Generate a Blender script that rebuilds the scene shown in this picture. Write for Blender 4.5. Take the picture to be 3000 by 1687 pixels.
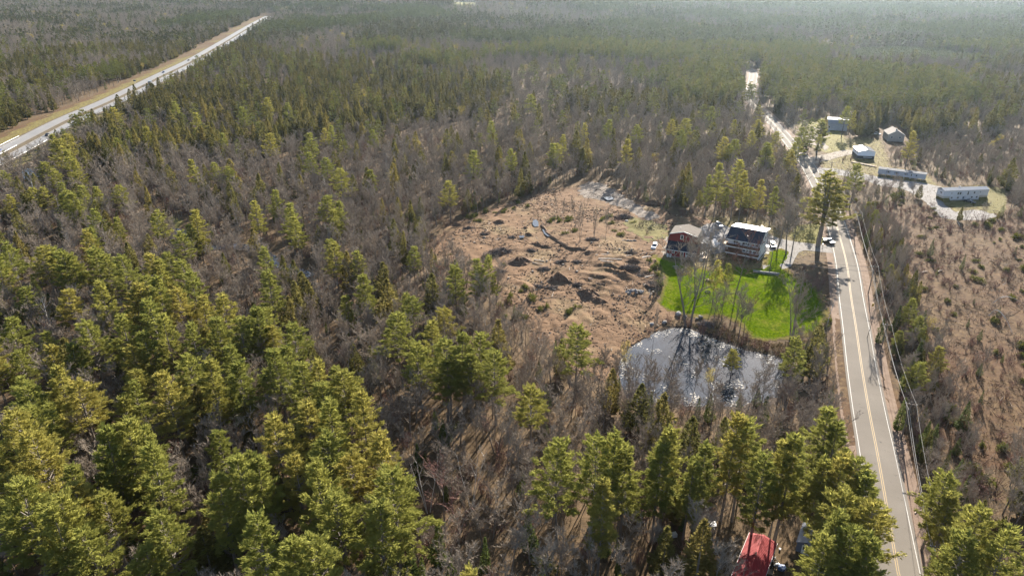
import bpy, math, random, bmesh
import numpy as np
from mathutils import Vector, Matrix
from mathutils.geometry import delaunay_2d_cdt

scene = bpy.context.scene
for o in list(bpy.data.objects):
    bpy.data.objects.remove(o)
COL = scene.collection
rad = math.radians

# ------------------------------------------------------------------ camera
CAM_H = 95.0
PITCH = 24.77
HFOV = 73.7
cam_data = bpy.data.cameras.new('camera')
cam_data.angle = rad(HFOV)
cam_data.sensor_width = 36
cam_data.clip_start = 1.0
cam_data.clip_end = 30000
cam = bpy.data.objects.new('camera', cam_data)
COL.objects.link(cam)
cam.location = (0, 0, CAM_H)
cam.rotation_euler = (rad(90 - PITCH), 0, 0)
scene.camera = cam

# ------------------------------------------------------------------ sky, sun, exposure
SUN_EL, SUN_AZ = 25.0, 23.2            # azimuth clockwise from +Y
world = bpy.data.worlds.new('World')
scene.world = world
world.use_nodes = True
nt = world.node_tree
nt.nodes.clear()
sky = nt.nodes.new('ShaderNodeTexSky')
sky.sky_type = 'NISHITA'
sky.sun_disc = False
sky.sun_elevation = rad(SUN_EL)
sky.sun_rotation = rad(SUN_AZ)
sky.altitude = 100
sky.air_density = 1.0
sky.dust_density = 0.8
sky.ozone_density = 1.0
bg = nt.nodes.new('ShaderNodeBackground')
bg.inputs[1].default_value = 0.066
wout = nt.nodes.new('ShaderNodeOutputWorld')
nt.links.new(sky.outputs[0], bg.inputs[0])
nt.links.new(bg.outputs[0], wout.inputs[0])

sun_data = bpy.data.lights.new('sun', 'SUN')
sun_data.energy = 5.0
sun_data.angle = rad(0.53)
sun_data.color = (1.0, 0.92, 0.80)
sun = bpy.data.objects.new('sun', sun_data)
COL.objects.link(sun)
sd = Vector((math.sin(rad(SUN_AZ)) * math.cos(rad(SUN_EL)), math.cos(rad(SUN_AZ)) * math.cos(rad(SUN_EL)), math.sin(rad(SUN_EL))))
sun.rotation_euler = (-sd).to_track_quat('-Z', 'Y').to_euler()
sun.location = (0, 0, 200)

vs = scene.view_settings
vs.view_transform = 'Standard'
vs.look = 'None'
vs.exposure = 2.0
vs.gamma = 1.0
vs.use_curve_mapping = False
cy = scene.cycles
cy.max_bounces = 8
cy.diffuse_bounces = 5
cy.glossy_bounces = 2
cy.transmission_bounces = 5
cy.transparent_max_bounces = 4
cy.volume_bounces = 0
cy.caustics_reflective = False
cy.caustics_refractive = False
cy.sample_clamp_indirect = 4.0

HAZE_DENSITY = 0.000034

# ------------------------------------------------------------------ surveying: where a sight line of the photograph meets the land
FOC = 1500.0 / math.tan(rad(HFOV / 2))
CP, SP = math.cos(rad(PITCH)), math.sin(rad(PITCH))


def ray(px, py):
    u = (px - 1500.0) / FOC
    v = (843.5 - py) / FOC
    return u, CP + v * SP, -SP + v * CP


def at_level(px, py, z=0.0):
    dx, dy, dz = ray(px, py)
    t = (z - CAM_H) / dz
    return dx * t, dy * t


def smooth(a, b, x):
    t = np.clip((np.asarray(x, float) - a) / (b - a), 0, 1)
    return t * t * (3 - 2 * t)


def seg_dist(x, y, line, closed=False):
    x = np.asarray(x, float)
    y = np.asarray(y, float)
    d = np.full(x.shape, 1e9)
    pts = list(line) + ([line[0]] if closed else [])
    for (ax, ay), (bx, by) in zip(pts[:-1], pts[1:]):
        ux, uy = bx - ax, by - ay
        L = ux * ux + uy * uy + 1e-9
        t = np.clip(((x - ax) * ux + (y - ay) * uy) / L, 0, 1)
        d = np.minimum(d, np.hypot(x - ax - t * ux, y - ay - t * uy))
    return d


def inside(x, y, poly):
    x = np.asarray(x, float)
    y = np.asarray(y, float)
    r = np.zeros(x.shape, bool)
    n = len(poly)
    for i in range(n):
        ax, ay = poly[i]
        bx, by = poly[(i + 1) % n]
        c = ((ay > y) != (by > y)) & (x < (bx - ax) * (y - ay) / (by - ay + 1e-12) + ax)
        r ^= c
    return r


def lattice(ix, iy, seed):
    n = (ix.astype(np.int64) * 374761393 + iy.astype(np.int64) * 668265263 + seed * 974634777) & 0x7fffffff
    n = ((n ^ (n >> 13)) * 1274126177) & 0x7fffffff
    n = n ^ (n >> 16)
    return (n & 0xffff) / 65535.0


def noise(x, y, s, seed=0, octaves=2):
    x = np.asarray(x, float)
    y = np.asarray(y, float)
    out = np.zeros(x.shape)
    amp, tot = 1.0, 0.0
    for k in range(octaves):
        fx, fy = x / s, y / s
        ix, iy = np.floor(fx), np.floor(fy)
        tx, ty = fx - ix, fy - iy
        tx = tx * tx * (3 - 2 * tx)
        ty = ty * ty * (3 - 2 * ty)
        a = lattice(ix, iy, seed + k)
        b = lattice(ix + 1, iy, seed + k)
        c = lattice(ix, iy + 1, seed + k)
        d = lattice(ix + 1, iy + 1, seed + k)
        out += amp * (a + (b - a) * tx + (c - a) * ty + (a - b - c + d) * tx * ty)
        tot += amp
        amp *= 0.5
        s *= 0.5
    return out / tot


def spline(pts, step=4.0):
    P = [np.array(p, float) for p in pts]
    P = [2 * P[0] - P[1]] + P + [2 * P[-1] - P[-2]]
    out = []
    for i in range(1, len(P) - 2):
        n = max(2, int(np.linalg.norm(P[i + 1] - P[i]) / step))
        for k in range(n):
            t = k / n
            out.append(tuple(0.5 * (2 * P[i] + (P[i + 1] - P[i - 1]) * t + (2 * P[i - 1] - 5 * P[i] + 4 * P[i + 1] - P[i + 2]) * t * t
                                    + (3 * P[i] - P[i - 1] - 3 * P[i + 1] + P[i + 2]) * t ** 3)))
    out.append(tuple(P[-2]))
    return out


def L0(pts, z=0.0):
    return [at_level(a, b, z) for a, b in pts]


POND_Z = -3.9
POND = L0([(1808, 1062), (1822, 1040), (1850, 1018), (1880, 998), (1905, 982), (1935, 968), (1962, 961), (2000, 960), (2030, 966), (2052, 978), (2085, 990),
           (2120, 1004), (2150, 1015), (2190, 1027), (2230, 1035), (2268, 1042), (2292, 1054), (2298, 1085), (2295, 1130), (2276, 1160), (2235, 1178),
           (2150, 1190), (2100, 1182), (2040, 1190), (1980, 1184), (1930, 1178), (1880, 1180), (1838, 1160), (1812, 1120)], POND_Z)
ROAD = spline(L0([(2672, 1850), (2634, 1687), (2625, 1644), (2573, 1344), (2548, 1215), (2526, 1087), (2507, 956), (2493, 869), (2482, 782), (2466, 715), (2441, 632),
                  (2415, 575), (2388, 522), (2362, 478), (2330, 437), (2291, 390), (2250, 345), (2216, 312), (2198, 286), (2199, 262), (2205, 236), (2207, 218), (2199, 206),
                  (2180, 198), (2150, 190)]))
HIGHWAY = spline(L0([(-120, 517), (0, 459), (114, 399), (215, 347), (350, 287), (480, 222), (577, 174), (668, 120), (740, 76), (790, 48)]), 12)
STREAM = spline(L0([(440, 640), (480, 665), (529, 679), (565, 704), (578, 722), (620, 721), (683, 717), (745, 726), (782, 748), (848, 782), (906, 806)]), 3)


def terr(x, y):
    x = np.asarray(x, float)
    y = np.asarray(y, float)
    z = np.zeros(np.broadcast(x, y).shape)
    near = (np.abs(x - 60) < 130) & (y > 60) & (y < 330)
    if near.any():
        xn, yn = np.broadcast_to(x, z.shape)[near], np.broadcast_to(y, z.shape)[near]
        d = seg_dist(xn, yn, POND, True)
        ins = inside(xn, yn, POND)
        w = 1 - np.clip((d - 1.0) / 38.0, 0, 1)
        w = .75 * w + .25 * w * w * (3 - 2 * w)
        w = np.where(ins, 1, w)
        w = w * smooth(3.5, 14, seg_dist(xn, yn, ROAD[::3]))
        zn = (POND_Z + 0.25) * w
        zn = np.where(ins, POND_Z - 0.15 - 0.5 * smooth(0, 5, d), zn)
        z[near] = zn
    X, Y = np.broadcast_to(x, z.shape), np.broadcast_to(y, z.shape)
    st = (X < -60) & (X > -260) & (Y > 180) & (Y < 340)
    if st.any():
        z[st] -= 1.0 * (1 - smooth(2.2, 6.5, seg_dist(X[st], Y[st], STREAM[::2])))
    f = smooth(420, 900, Y)
    fl = (f > 0) & (Y < 2700) & (X < 450) & (X > -1500)
    if fl.any():
        g = np.ones(z.shape)
        g[fl] = smooth(45, 190, seg_dist(X[fl], Y[fl], HIGHWAY[::4])) * smooth(15, 120, seg_dist(X[fl], Y[fl], ROAD[::6]))
        f = f * g
    z = z + f * (10 * (noise(X, Y, 620, 5, 2) - 0.5) + 5 * (noise(X, Y, 190, 8, 2) - 0.5))
    z = z + f * 16 * np.exp(-((Y - 1950 + 0.25 * X) / 330) ** 2) * smooth(-1000, -500, X) * (1 - smooth(100, 900, X))
    z = z - 16 * smooth(2150, 2700, Y) * (1 - smooth(3200, 5000, Y))
    return z


def G(px, py, lift=0.0):
    z = 0.0
    for _ in range(14):
        x, y = at_level(px, py, z)
        z = 0.5 * z + 0.5 * (float(terr(np.array([x]), np.array([y]))[0]) + lift)
    return x, y


def T(x, y):
    return float(terr(np.array([x]), np.array([y]))[0])


def GP(pts):
    return [G(a, b) for a, b in pts]


def rise(base, top):
    """height of a thing whose foot and tip lie on two sight lines"""
    bx, by = G(*base)
    dx, dy, dz = ray(*top)
    t = by / dy
    return CAM_H + dz * t - T(bx, by)


# ------------------------------------------------------------------ object helpers
def tag(o, label=None, cat=None, group=None, kind=None):
    if label:
        o['label'] = label
    if cat:
        o['category'] = cat
    if group:
        o['group'] = group
    if kind:
        o['kind'] = kind
    return o


def empty(name, loc, rz=0.0):
    o = bpy.data.objects.new(name, None)
    o.empty_display_size = 0.5
    o.location = loc
    o.rotation_euler = (0, 0, rz)
    COL.objects.link(o)
    return o


class MB:
    def __init__(self):
        self.v = []
        self.f = []
        self.m = []
        self.mi = 0

    def face(self, pts):
        n = len(self.v)
        self.v.extend([tuple(p) for p in pts])
        self.f.append(tuple(range(n, n + len(pts))))
        self.m.append(self.mi)

    def box(self, x0, x1, y0, y1, z0, z1):
        n = len(self.v)
        self.v.extend([(x0, y0, z0), (x1, y0, z0), (x1, y1, z0), (x0, y1, z0), (x0, y0, z1), (x1, y0, z1), (x1, y1, z1), (x0, y1, z1)])
        for q in ((3, 2, 1, 0), (4, 5, 6, 7), (0, 1, 5, 4), (1, 2, 6, 5), (2, 3, 7, 6), (3, 0, 4, 7)):
            self.f.append(tuple(n + i for i in q))
            self.m.append(self.mi)
        return self

    def loft(self, rings, cap=True):
        """closed loft through rings of equal length"""
        n = len(self.v)
        k = len(rings[0])
        for r in rings:
            self.v.extend([tuple(p) for p in r])
        for a in range(len(rings) - 1):
            for i in range(k):
                j = (i + 1) % k
                self.f.append((n + a * k + i, n + a * k + j, n + (a + 1) * k + j, n + (a + 1) * k + i))
                self.m.append(self.mi)
        if cap:
            self.f.append(tuple(n + i for i in reversed(range(k))))
            self.m.append(self.mi)
            b = n + (len(rings) - 1) * k
            self.f.append(tuple(b + i for i in range(k)))
            self.m.append(self.mi)
        return self

    def prism_y(self, prof, y0, y1):
        """profile [(x,z)] carried along y"""
        return self.loft([[(x, y0, z) for x, z in prof], [(x, y1, z) for x, z in prof]])

    def prism_x(self, prof, x0, x1):
        return self.loft([[(x0, y, z) for y, z in prof], [(x1, y, z) for y, z in prof]])

    def tube(self, pts, r0, r1=None, k=6, cap=True):
        r1 = r0 if r1 is None else r1
        P = [Vector(p) for p in pts]
        rings = []
        for i, p in enumerate(P):
            d = (P[min(i + 1, len(P) - 1)] - P[max(i - 1, 0)]).normalized()
            a = d.cross(Vector((0, 0, 1)))
            if a.length < 1e-3:
                a = d.cross(Vector((1, 0, 0)))
            a.normalize()
            b = d.cross(a)
            r = r0 + (r1 - r0) * i / max(1, len(P) - 1)
            rings.append([tuple(p + r * (math.cos(2 * math.pi * q / k) * a + math.sin(2 * math.pi * q / k) * b)) for q in range(k)])
        return self.loft(rings, cap)

    def blob(self, c, r, seed=0, sub=1, rough=0.25, flat=1.0):
        bm = bmesh.new()
        bmesh.ops.create_icosphere(bm, subdivisions=sub, radius=1.0)
        rn = random.Random(seed)
        n = len(self.v)
        bm.verts.ensure_lookup_table()
        for v in bm.verts:
            k = 1 + rough * (rn.random() * 2 - 1)
            self.v.append((c[0] + v.co.x * r[0] * k, c[1] + v.co.y * r[1] * k, c[2] + v.co.z * r[2] * k))
        for f in bm.faces:
            self.f.append(tuple(n + v.index for v in f.verts))
            self.m.append(self.mi)
        bm.free()
        return self

    def mesh(self, name, mats):
        me = bpy.data.meshes.new(name)
        me.from_pydata(self.v, [], self.f)
        for m in (mats if isinstance(mats, (list, tuple)) else [mats]):
            me.materials.append(m)
        if any(self.m):
            me.polygons.foreach_set('material_index', self.m)
        me.update()
        return me

    def build(self, name, mats, parent=None, loc=None, rz=0.0, smooth_=False):
        me = self.mesh(name, mats)
        if smooth_:
            me.polygons.foreach_set('use_smooth', [True] * len(me.polygons))
        o = bpy.data.objects.new(name, me)
        if parent is not None:
            o.parent = parent
        if loc is not None:
            o.location = loc
        o.rotation_euler = (0, 0, rz)
        COL.objects.link(o)
        return o


# ------------------------------------------------------------------ materials
MATS = {}


class NT:
    def __init__(self, name):
        self.m = bpy.data.materials.new(name)
        self.m.use_nodes = True
        self.t = self.m.node_tree
        self.t.nodes.clear()
        self.out = self.t.nodes.new('ShaderNodeOutputMaterial')

    def n(self, typ, **kw):
        nd = self.t.nodes.new(typ)
        for k, v in kw.items():
            setattr(nd, k, v)
        return nd

    def l(self, a, b):
        self.t.links.new(a, b)

    def noise(self, scale, detail=4, rough=0.6, vec=None):
        nd = self.n('ShaderNodeTexNoise')
        nd.inputs['Scale'].default_value = scale
        nd.inputs['Detail'].default_value = detail
        nd.inputs['Roughness'].default_value = rough
        if vec is not None:
            self.l(vec, nd.inputs['Vector'])
        return nd.outputs['Fac']

    def ramp(self, fac, stops):
        nd = self.n('ShaderNodeValToRGB')
        el = nd.color_ramp.elements
        while len(el) < len(stops):
            el.new(0.5)
        for e, (p, c) in zip(el, stops):
            e.position = p
            e.color = (*c, 1) if len(c) == 3 else c
        self.l(fac, nd.inputs[0])
        return nd.outputs[0]

    def mix(self, fac, a, b, blend='MIX'):
        nd = self.n('ShaderNodeMix', data_type='RGBA', blend_type=blend)
        for s, v in ((nd.inputs[0], fac), (nd.inputs[6], a), (nd.inputs[7], b)):
            if hasattr(v, 'is_output'):
                self.l(v, s)
            else:
                s.default_value = v if not isinstance(v, tuple) else ((*v, 1) if len(v) == 3 else v)
        return nd.outputs[2]

    def math(self, op, a, b=0.0, clamp=False):
        nd = self.n('ShaderNodeMath', operation=op, use_clamp=clamp)
        for s, v in ((nd.inputs[0], a), (nd.inputs[1], b)):
            if hasattr(v, 'is_output'):
                self.l(v, s)
            else:
                s.default_value = v
        return nd.outputs[0]

    def pos(self):
        return self.n('ShaderNodeNewGeometry').outputs['Position']

    def objco(self):
        return self.n('ShaderNodeTexCoord').outputs['Object']

    def bsdf(self, col, rough=0.8, spec=0.3, metal=0.0, bump=None, bstr=0.3, bdist=0.05):
        nd = self.n('ShaderNodeBsdfPrincipled')
        for s, v in ((nd.inputs['Base Color'], col), (nd.inputs['Roughness'], rough)):
            if hasattr(v, 'is_output'):
                self.l(v, s)
            else:
                s.default_value = (*v, 1) if isinstance(v, tuple) else v
        nd.inputs['Specular IOR Level'].default_value = spec
        nd.inputs['Metallic'].default_value = metal
        if bump is not None:
            b = self.n('ShaderNodeBump')
            b.inputs['Strength'].default_value = bstr
            b.inputs['Distance'].default_value = bdist
            self.l(bump, b.inputs['Height'])
            self.l(b.outputs[0], nd.inputs['Normal'])
        return nd

    def done(self, shader):
        self.l(shader.outputs[0], self.out.inputs[0])
        return self.m


def plain(name, col, rough=0.7, var=0.12, scale=0.8, spec=0.3, metal=0.0):
    """a painted or natural surface with a slight weathered mottle"""
    if name in MATS:
        return MATS[name]
    k = NT(name)
    nz = k.noise(scale, 5, 0.65, k.pos())
    lo = tuple(c * (1 - var) for c in col)
    hi = tuple(min(1, c * (1 + var)) for c in col)
    c = k.ramp(nz, [(0.3, lo), (0.7, hi)])
    MATS[name] = k.done(k.bsdf(c, rough, spec, metal, nz, 0.15, 0.03))
    return MATS[name]


def siding(name, col, pitch=0.12, rough=0.6):
    """lapped boards: fine relief only"""
    if name in MATS:
        return MATS[name]
    k = NT(name)
    sx = k.n('ShaderNodeSeparateXYZ')
    k.l(k.objco(), sx.inputs[0])
    saw = k.math('FRACT', k.math('MULTIPLY', sx.outputs[2], 1.0 / pitch))
    nz = k.noise(0.7, 5, 0.6, k.objco())
    c = k.ramp(nz, [(0.25, tuple(v * 0.84 for v in col)), (0.75, tuple(min(1, v * 1.08) for v in col))])
    MATS[name] = k.done(k.bsdf(c, rough, 0.3, 0, saw, 0.5, 0.02))
    return MATS[name]


def shingle(name, col, rough=0.85, spec=0.25):
    if name in MATS:
        return MATS[name]
    k = NT(name)
    br = k.n('ShaderNodeTexBrick')
    br.inputs['Scale'].default_value = 1.0
    br.inputs['Brick Width'].default_value = 0.9
    br.inputs['Row Height'].default_value = 0.18
    br.inputs['Mortar Size'].default_value = 0.012
    br.inputs['Color1'].default_value = (*[c * 0.85 for c in col], 1)
    br.inputs['Color2'].default_value = (*[min(1, c * 1.15) for c in col], 1)
    br.inputs['Mortar'].default_value = (*[c * 0.6 for c in col], 1)
    k.l(k.objco(), br.inputs['Vector'])
    nz = k.noise(0.5, 5, 0.6, k.objco())
    c = k.mix(0.35, br.outputs[0], k.ramp(nz, [(0.3, tuple(v * 0.75 for v in col)), (0.7, tuple(min(1, v * 1.25) for v in col))]))
    MATS[name] = k.done(k.bsdf(c, rough, spec, 0, br.outputs[1], 0.3, 0.02))
    return MATS[name]


def foliage(name, lo, hi, trans=0.35, rough=0.55, warm=None):
    """needles or buds: tint differs from tree to tree and from spray to spray"""
    if name in MATS:
        return MATS[name]
    k = NT(name)
    oi = k.n('ShaderNodeObjectInfo')
    c1 = k.ramp(oi.outputs['Random'], [(0.0, lo), (0.55, tuple((a + b) / 2 for a, b in zip(lo, hi))), (1.0, warm or hi)])
    nz = k.noise(0.55, 3, 0.6, k.objco())
    fac = k.math('SUBTRACT', nz, 0.28)
    c = k.mix(k.math('MULTIPLY', fac, 1.5, True), c1, hi)
    d = k.bsdf(c, .8, 0.04)
    tr = k.n('ShaderNodeBsdfTranslucent')
    k.l(c, tr.inputs[0])
    mx = k.n('ShaderNodeMixShader')
    mx.inputs[0].default_value = trans
    k.l(d.outputs[0], mx.inputs[1])
    k.l(tr.outputs[0], mx.inputs[2])
    MATS[name] = k.done(mx)
    return MATS[name]


def bark(name, lo, hi):
    if name in MATS:
        return MATS[name]
    k = NT(name)
    oi = k.n('ShaderNodeObjectInfo')
    c1 = k.ramp(oi.outputs['Random'], [(0.0, lo), (1.0, hi)])
    nz = k.noise(1.6, 4, 0.7, k.objco())
    c = k.mix(nz, c1, tuple((a + b) / 2 * 0.8 for a, b in zip(lo, hi)))
    MATS[name] = k.done(k.bsdf(c, 0.9, 0.1))
    return MATS[name]


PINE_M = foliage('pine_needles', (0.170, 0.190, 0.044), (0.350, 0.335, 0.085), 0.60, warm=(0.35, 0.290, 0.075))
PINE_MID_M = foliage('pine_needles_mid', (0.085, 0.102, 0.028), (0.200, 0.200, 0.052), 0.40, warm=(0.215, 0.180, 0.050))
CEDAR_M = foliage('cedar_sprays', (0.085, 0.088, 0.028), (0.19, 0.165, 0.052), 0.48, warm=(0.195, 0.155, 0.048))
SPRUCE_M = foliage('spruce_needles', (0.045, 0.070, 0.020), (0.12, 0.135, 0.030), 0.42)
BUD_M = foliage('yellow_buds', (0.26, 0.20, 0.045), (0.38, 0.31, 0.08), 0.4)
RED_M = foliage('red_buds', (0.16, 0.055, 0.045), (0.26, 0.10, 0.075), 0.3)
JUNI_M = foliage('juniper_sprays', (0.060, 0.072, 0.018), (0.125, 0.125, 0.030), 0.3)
PINE_FAR_M = foliage('pine_needles_far', (0.048, 0.064, 0.024), (0.120, 0.126, 0.038), 0.22)  # darker copy: shade of far crowns seen against the sun, put into the colour
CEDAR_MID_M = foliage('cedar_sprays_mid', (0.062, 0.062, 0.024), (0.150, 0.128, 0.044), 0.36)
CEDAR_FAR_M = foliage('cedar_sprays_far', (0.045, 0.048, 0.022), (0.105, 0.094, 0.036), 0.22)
TWIG_M = bark('twigs', (0.22, 0.180, 0.142), (0.38, 0.318, 0.252))
TWIG_RED_M = bark('reddish_twigs', (0.165, 0.090, 0.075), (0.26, 0.145, 0.115))
BARK_M = bark('grey_bark', (0.12, 0.10, 0.087), (0.26, 0.225, 0.195))
BIRCH_M = bark('birch_bark', (0.42, 0.40, 0.38), (0.62, 0.60, 0.57))


# ------------------------------------------------------------------ tree builders (each returns trunk MB, crown MB)
def limb(mb, a, b, r0, r1, k=3):
    mb.tube([a, b], r0, r1, k, cap=False)


def sliver(mb, a, b, w, rn):
    """one twig: a narrow tapering blade"""
    d = (b - a)
    s = d.cross(Vector((rn.uniform(-1, 1), rn.uniform(-1, 1), rn.uniform(-1, 1))))
    if s.length < 1e-6:
        return
    s.normalize()
    mb.face([a - s * w / 2, a + s * w / 2, b])


def tuft(mb, p, d, sz, rn, n=2, slim=1.0):
    for _ in range(n):
        e = Vector((d.x + rn.uniform(-.5, .5), d.y + rn.uniform(-.5, .5), d.z + rn.uniform(-.25, .55))).normalized()
        s = e.cross(Vector((rn.uniform(-.6, .6), rn.uniform(-.6, .6), 1)))
        s.normalize()
        s = s * sz * rn.uniform(.35, .6) * slim
        mb.face([p - s, p + s, p + e * sz * rn.uniform(.8, 1.35)])


def pine(seed, H=22.0, R=4.3, base=0.36, nw=17, dens=9.0, sz=0.42, leaders=1, lod=0):
    rn = random.Random(seed)
    t, c = MB(), MB()
    stems = []
    lean = Vector((rn.uniform(-.02, .02), rn.uniform(-.02, .02), 1))
    if leaders == 1:
        stems.append((Vector((0, 0, 0)), Vector((lean.x * H, lean.y * H, H)), 1.0, base))
    else:
        fork = H * base * .8
        t.tube([(0, 0, -.4), (0, 0, fork)], .62, .5, 8)
        for q in range(leaders):
            a = q * 2 * math.pi / leaders + rn.uniform(-.4, .4)
            rr = rn.uniform(1.2, 3.0)
            stems.append((Vector((0, 0, fork * .9)), Vector((rr * math.cos(a), rr * math.sin(a), H * rn.uniform(.86, 1.0))), .75, .12))
    for s0, s1, k, b0 in stems:
        bend = Vector((rn.uniform(-.35, .35), rn.uniform(-.35, .35), 0))
        line = [s0 + (s1 - s0) * q + bend * math.sin(q * math.pi) for q in (0, .33, .66, 1)]
        if leaders == 1:
            line[0] = line[0] - Vector((0, 0, .4))
        t.tube(line, .34 * k * H / 22, .03, 6 if lod == 0 else 3)

        def at(q):
            return s0 + (s1 - s0) * q + bend * math.sin(q * math.pi)
        n_w = max(4, int(nw * k))
        for w in range(n_w):
            u = (w + rn.random() * .7) / n_w
            q = b0 + (1 - b0) * u
            pr = (1 - u) ** .62 * (.62 + .38 * min(1, u * 4 + .35))
            nb = rn.choice((4, 5, 5, 6)) if lod == 0 else 4
            ph = rn.random() * 6.28
            lop = rn.random() * 6.28
            for b in range(nb):
                az = ph + b * 6.283 / nb + rn.uniform(-.35, .35)
                ln = R * k * (pr * rn.uniform(.62, 1.18) * (1 + .22 * math.cos(az - lop)) + .10)
                if rn.random() < .10 and u < .7:
                    continue
                up = rn.uniform(.02, .22) + .5 * u * u
                p0 = at(q)
                d = Vector((math.cos(az), math.sin(az), up)).normalized()
                tip = p0 + d * ln + Vector((0, 0, .07 * ln))
                if lod == 0:
                    limb(t, p0, p0 + (tip - p0) * .85, .055 * ln / 3 + .015, .01)
                side = Vector((-d.y, d.x, 0)).normalized()
                if lod:
                    m = max(3, int(ln * dens))
                    for _ in range(m):
                        s = .18 + .82 * rn.random() ** .62
                        wd = .30 * ln * (1.05 - s) + .28
                        p = p0 + (tip - p0) * s + side * rn.uniform(-wd, wd) + Vector((0, 0, rn.uniform(-.16, .25)))
                        tuft(c, p, (d + side * rn.uniform(-.8, .8)).normalized(), sz * rn.uniform(.75, 1.2), rn, 2 if lod == 1 and sz < 1 else 1)
                    continue
                for g in range(int(ln * dens / 5.2) + 2):
                    s = .30 + .72 * rn.random() ** .75
                    wd = .42 * ln * (1.12 - s)
                    cc = p0 + (tip - p0) * s + side * rn.uniform(-wd, wd) + Vector((0, 0, rn.uniform(-.12, .22)))
                    dd = (d + side * rn.uniform(-.9, .9)).normalized()
                    rr = rn.uniform(.30, .58)
                    for _ in range(int(14 + 22 * rr)):
                        p = cc + dd * rn.gauss(0, .55) * rr + Vector((-dd.y, dd.x, 0)) * rn.gauss(0, .5) * rr + Vector((0, 0, rn.gauss(.06, .26) * rr))
                        tuft(c, p, dd, sz * rn.uniform(.75, 1.25), rn, 1, .52)
        top = at(1)
        for _ in range(14 if lod == 0 else 3):
            tuft(c, top - Vector((0, 0, rn.random() * 1.2)), Vector((rn.uniform(-.6, .6), rn.uniform(-.6, .6), 1)), sz, rn, 2)
    if leaders == 1 and lod == 0:
        for _ in range(9):
            q = rn.uniform(.12, base + .1)
            a = rn.random() * 6.28
            p = Vector((0, 0, H * q))
            limb(t, p, p + Vector((math.cos(a), math.sin(a), rn.uniform(-.2, .15))) * rn.uniform(.8, 2.4), .035, .008)
    return t, c


def spire(seed, H=12.0, R=1.9, n=900, sz=.6, droop=False, base=.06, lod=0, power=.75):
    """cedar or fir: sprays set over and through a spire"""
    rn = random.Random(seed)
    t, c = MB(), MB()
    t.tube([(0, 0, -.3), (0, 0, H * .95)], .16 * H / 12, .02, 5 if lod == 0 else 3)
    lob = [(rn.random() * 6.28, rn.uniform(.05, .95), rn.uniform(.15, .40)) for _ in range(9)]
    for _ in range(n):
        u = rn.random() ** 1.35
        a = rn.random() * 6.283
        r = R * ((1 - u) ** power) * min(1, .45 + u * 4.5)
        k = 1.0
        for la, lu, lw in lob:
            k += lw * math.exp(-((u - lu) / .09) ** 2) * math.cos(a - la)
        r *= k * rn.uniform(.55, 1.08)
        p = Vector((r * math.cos(a), r * math.sin(a), H * (base + (1 - base) * u)))
        d = Vector((math.cos(a), math.sin(a), -.25 if droop else rn.uniform(.5, 1.6))).normalized()
        tuft(c, p, d, sz * rn.uniform(.7, 1.2) * (1 - .45 * u), rn, 1)
    for _ in range(6):
        tuft(c, Vector((0, 0, H * rn.uniform(.93, 1))), Vector((0, 0, 1)), sz * .7, rn, 1)
    return t, c


def bare(seed, H=16.0, R=3.6, n1=13, n2=7, n3=11, w=.045, first=.28, lod=0, up=1.15, stems=1, r0=.17):
    rn = random.Random(seed)
    t, c = MB(), MB()
    for st in range(stems):
        a0 = rn.random() * 6.28
        off = Vector((math.cos(a0), math.sin(a0), 0)) * (.35 if stems > 1 else 0)
        lean = Vector((rn.uniform(-.09, .09), rn.uniform(-.09, .09), 0)) + off * (.3 if stems > 1 else 0)
        hh = H * rn.uniform(.85, 1.0) if stems > 1 else H
        k1 = max(3, int(n1 / stems))

        def at(q):
            return off + Vector((lean.x * hh * q, lean.y * hh * q, hh * .93 * q)) + Vector((.3 * math.sin(q * 5 + a0), .3 * math.cos(q * 4 + a0), 0)) * q
        t.tube([at(0) - Vector((0, 0, .3)), at(.3), at(.62), at(1)], r0 * H / 16, .02, 6 if lod == 0 else 3, cap=False)
        for i in range(k1):
            u = (i + rn.random()) / k1
            q = first + (1 - first) * u
            az = rn.random() * 6.283
            ln = R * (1.05 - .62 * u) * rn.uniform(.75, 1.25) + .5
            p0 = at(q)
            d = Vector((math.cos(az), math.sin(az), up * rn.uniform(.6, 1.3))).normalized()
            mid = p0 + d * ln * .55
            d2 = (d + Vector((0, 0, .45))).normalized()
            tip = mid + d2 * ln * .7
            if lod < 2:
                limb(t, p0, mid, .055 * H / 16, .03)
                limb(t, mid, tip, .03, .008)
            else:
                sliver(c, p0, tip, w, rn)
            for j in range(n2):
                s = (j + rn.random()) / n2
                s = .2 + .8 * s
                b = p0 + (mid - p0) * min(1, s / .5) if s < .5 else mid + (tip - mid) * ((s - .5) / .5)
                e = Vector((rn.uniform(-1, 1), rn.uniform(-1, 1), rn.uniform(.1, 1.1))).normalized()
                e = (e + d2 * .7).normalized()
                l2 = ln * rn.uniform(.28, .55) * (1.15 - .45 * s) + .3
                b2 = b + e * l2
                sliver(c, b, b2, w * 1.5, rn)
                for k in range(n3):
                    s2 = rn.uniform(.2, 1)
                    f = (e * .8 + Vector((rn.uniform(-1, 1), rn.uniform(-1, 1), rn.uniform(-.3, 1.2)))).normalized()
                    sliver(c, b + (b2 - b) * s2, b + (b2 - b) * s2 + f * l2 * rn.uniform(.35, .75), w, rn)
    return t, c


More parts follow.
